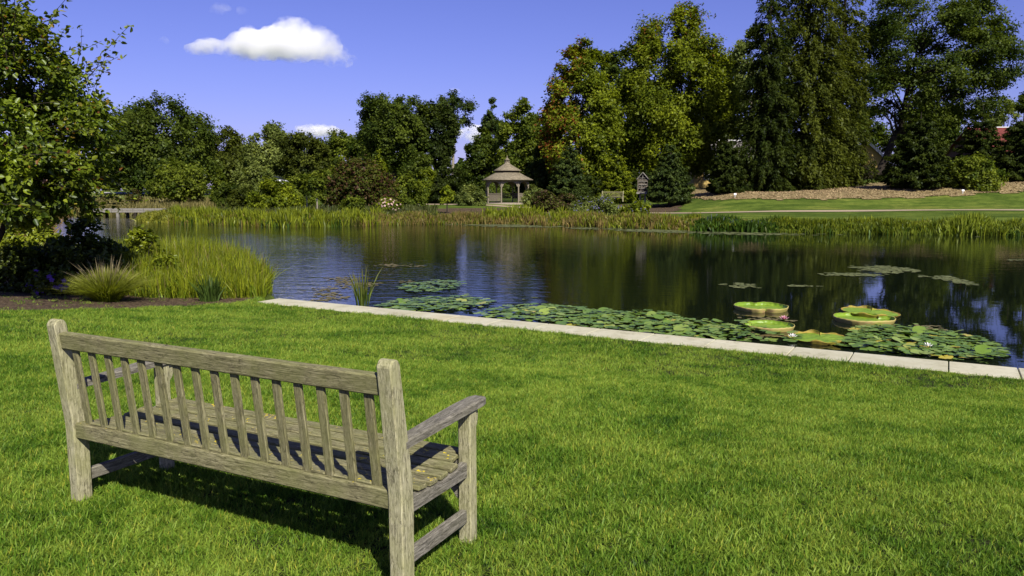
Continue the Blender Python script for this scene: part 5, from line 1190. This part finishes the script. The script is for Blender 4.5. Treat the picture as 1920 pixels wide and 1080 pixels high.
algae('brown algae between the giant pads and the kerb mat', [(1380, 620), (1440, 628), (1490, 634), (1470, 644), (1400, 636)], .05, .1, ALGB, 10)
algae('scum film along the far shore below the waterside grass', [(1040, 424), (1180, 428), (1300, 433), (1500, 437), (1700, 438), (1919, 442), (1919, 449), (1800, 446), (1600, 441), (1400, 441), (1250, 437), (1080, 430)], .22, -.75, ALG, 11)
algae('pale scum line on the far shore below the dry sedge', [(780, 421), (900, 419), (1040, 423), (1080, 429), (960, 427), (850, 424)], .2, -.2, ALG, 12)
algae('small drifting pad remnants on dark open water', [(945, 556), (1000, 552), (1060, 560), (1120, 566), (1050, 570), (980, 562)], .06, .85, ALG, 13)
algae('thin drifting leaf litter near the far right edge', [(1888, 487), (1919, 486), (1919, 490), (1890, 490)], .08, -.6, ALG, 14)

# ------------------------------------------------------------------ clouds
def cloud_mat(dens):
    m = bpy.data.materials.new('cloud_vapour'); m.use_nodes = True; nt = m.node_tree; nt.nodes.clear(); out = nt.nodes.new('ShaderNodeOutputMaterial')
    v = N(nt, 'VolumePrincipled'); v.inputs['Color'].default_value = (1, 1, 1, 1); v.inputs['Anisotropy'].default_value = 0.0
    g = N(nt, 'NewGeometry'); n = noise(nt, g.outputs['Position'], .021, 7, .66)
    tc = N(nt, 'TexCoord'); sb = N(nt, 'VectorMath', operation='SUBTRACT'); nt.links.new(tc.outputs['Generated'], sb.inputs[0]); sb.inputs[1].default_value = (.5, .5, .5)
    ln = N(nt, 'VectorMath', operation='LENGTH'); nt.links.new(sb.outputs[0], ln.inputs[0])
    ma = N(nt, 'Math', operation='MULTIPLY_ADD'); nt.links.new(ln.outputs['Value'], ma.inputs[0]); ma.inputs[1].default_value = -.55; nt.links.new(n, ma.inputs[2])
    mr = N(nt, 'MapRange'); nt.links.new(ma.outputs[0], mr.inputs[0]); mr.inputs[1].default_value = .20; mr.inputs[2].default_value = .50; mr.inputs[3].default_value = 0; mr.inputs[4].default_value = dens
    nt.links.new(mr.outputs[0], v.inputs['Density']); nt.links.new(v.outputs[0], out.inputs['Volume']); return m
CL = cloud_mat(.07); CLT = cloud_mat(.012)
def cloud(label, blobs, d, mat, vox=5.):
    b = bmesh.new(); k = d/F; x0, z0 = xat(blobs[0][0], d, blobs[0][1]), zat(blobs[0][1], d)
    for (px, py, rx, ry) in blobs:
        r = bmesh.ops.create_icosphere(b, subdivisions=3, radius=1); x, z = xat(px, d, py)-x0, zat(py, d)-z0
        for v in r['verts']: v.co = Vector((x+v.co.x*rx*k*1.12, v.co.y*(rx+ry)*.5*k, z+v.co.z*ry*k*1.22))
    me = bm_mesh('cloud', b); o = link('cloud', me, mat, None, (x0, d, z0)); tag(o, label, 'cloud', 'clouds')
    md = o.modifiers.new('fuse', 'REMESH'); md.mode = 'VOXEL'; md.voxel_size = vox
    tx = bpy.data.textures.new('puffs', 'CLOUDS'); tx.noise_scale = 24; dm = o.modifiers.new('puff', 'DISPLACE'); dm.texture = tx; dm.strength = 30; dm.mid_level = .5; dm.texture_coords = 'LOCAL'
    return o
cloud('bright white cumulus cloud high above the left trees', [(px+8, py+7, rx, ry) for px, py, rx, ry in ((510, 85, 112, 14), (400, 80, 40, 12), (470, 70, 40, 20), (540, 60, 42, 25), (588, 74, 42, 25), (612, 96, 32, 16), (440, 79, 36, 15), (565, 95, 56, 12), (636, 106, 26, 9), (372, 86, 28, 7))], 1500, CL, 6)
cloud('small faint wisp left of the white cumulus', [(312, 78, 14, 6), (322, 42, 7, 5)], 1500, CLT, 4)
cloud('small faint wisp above the white cumulus', [(415, 16, 18, 10), (460, 22, 12, 5)], 1500, CLT, 4)
cloud('low white cloud on the skyline left of the black maple', [(600, 246, 34, 10), (575, 240, 18, 7), (625, 250, 24, 7)], 2400, CL, 7)
cloud('low white cloud behind the slender airy trees', [(890, 250, 30, 12), (850, 170, 14, 5), (905, 262, 24, 10)], 2400, CL, 7)
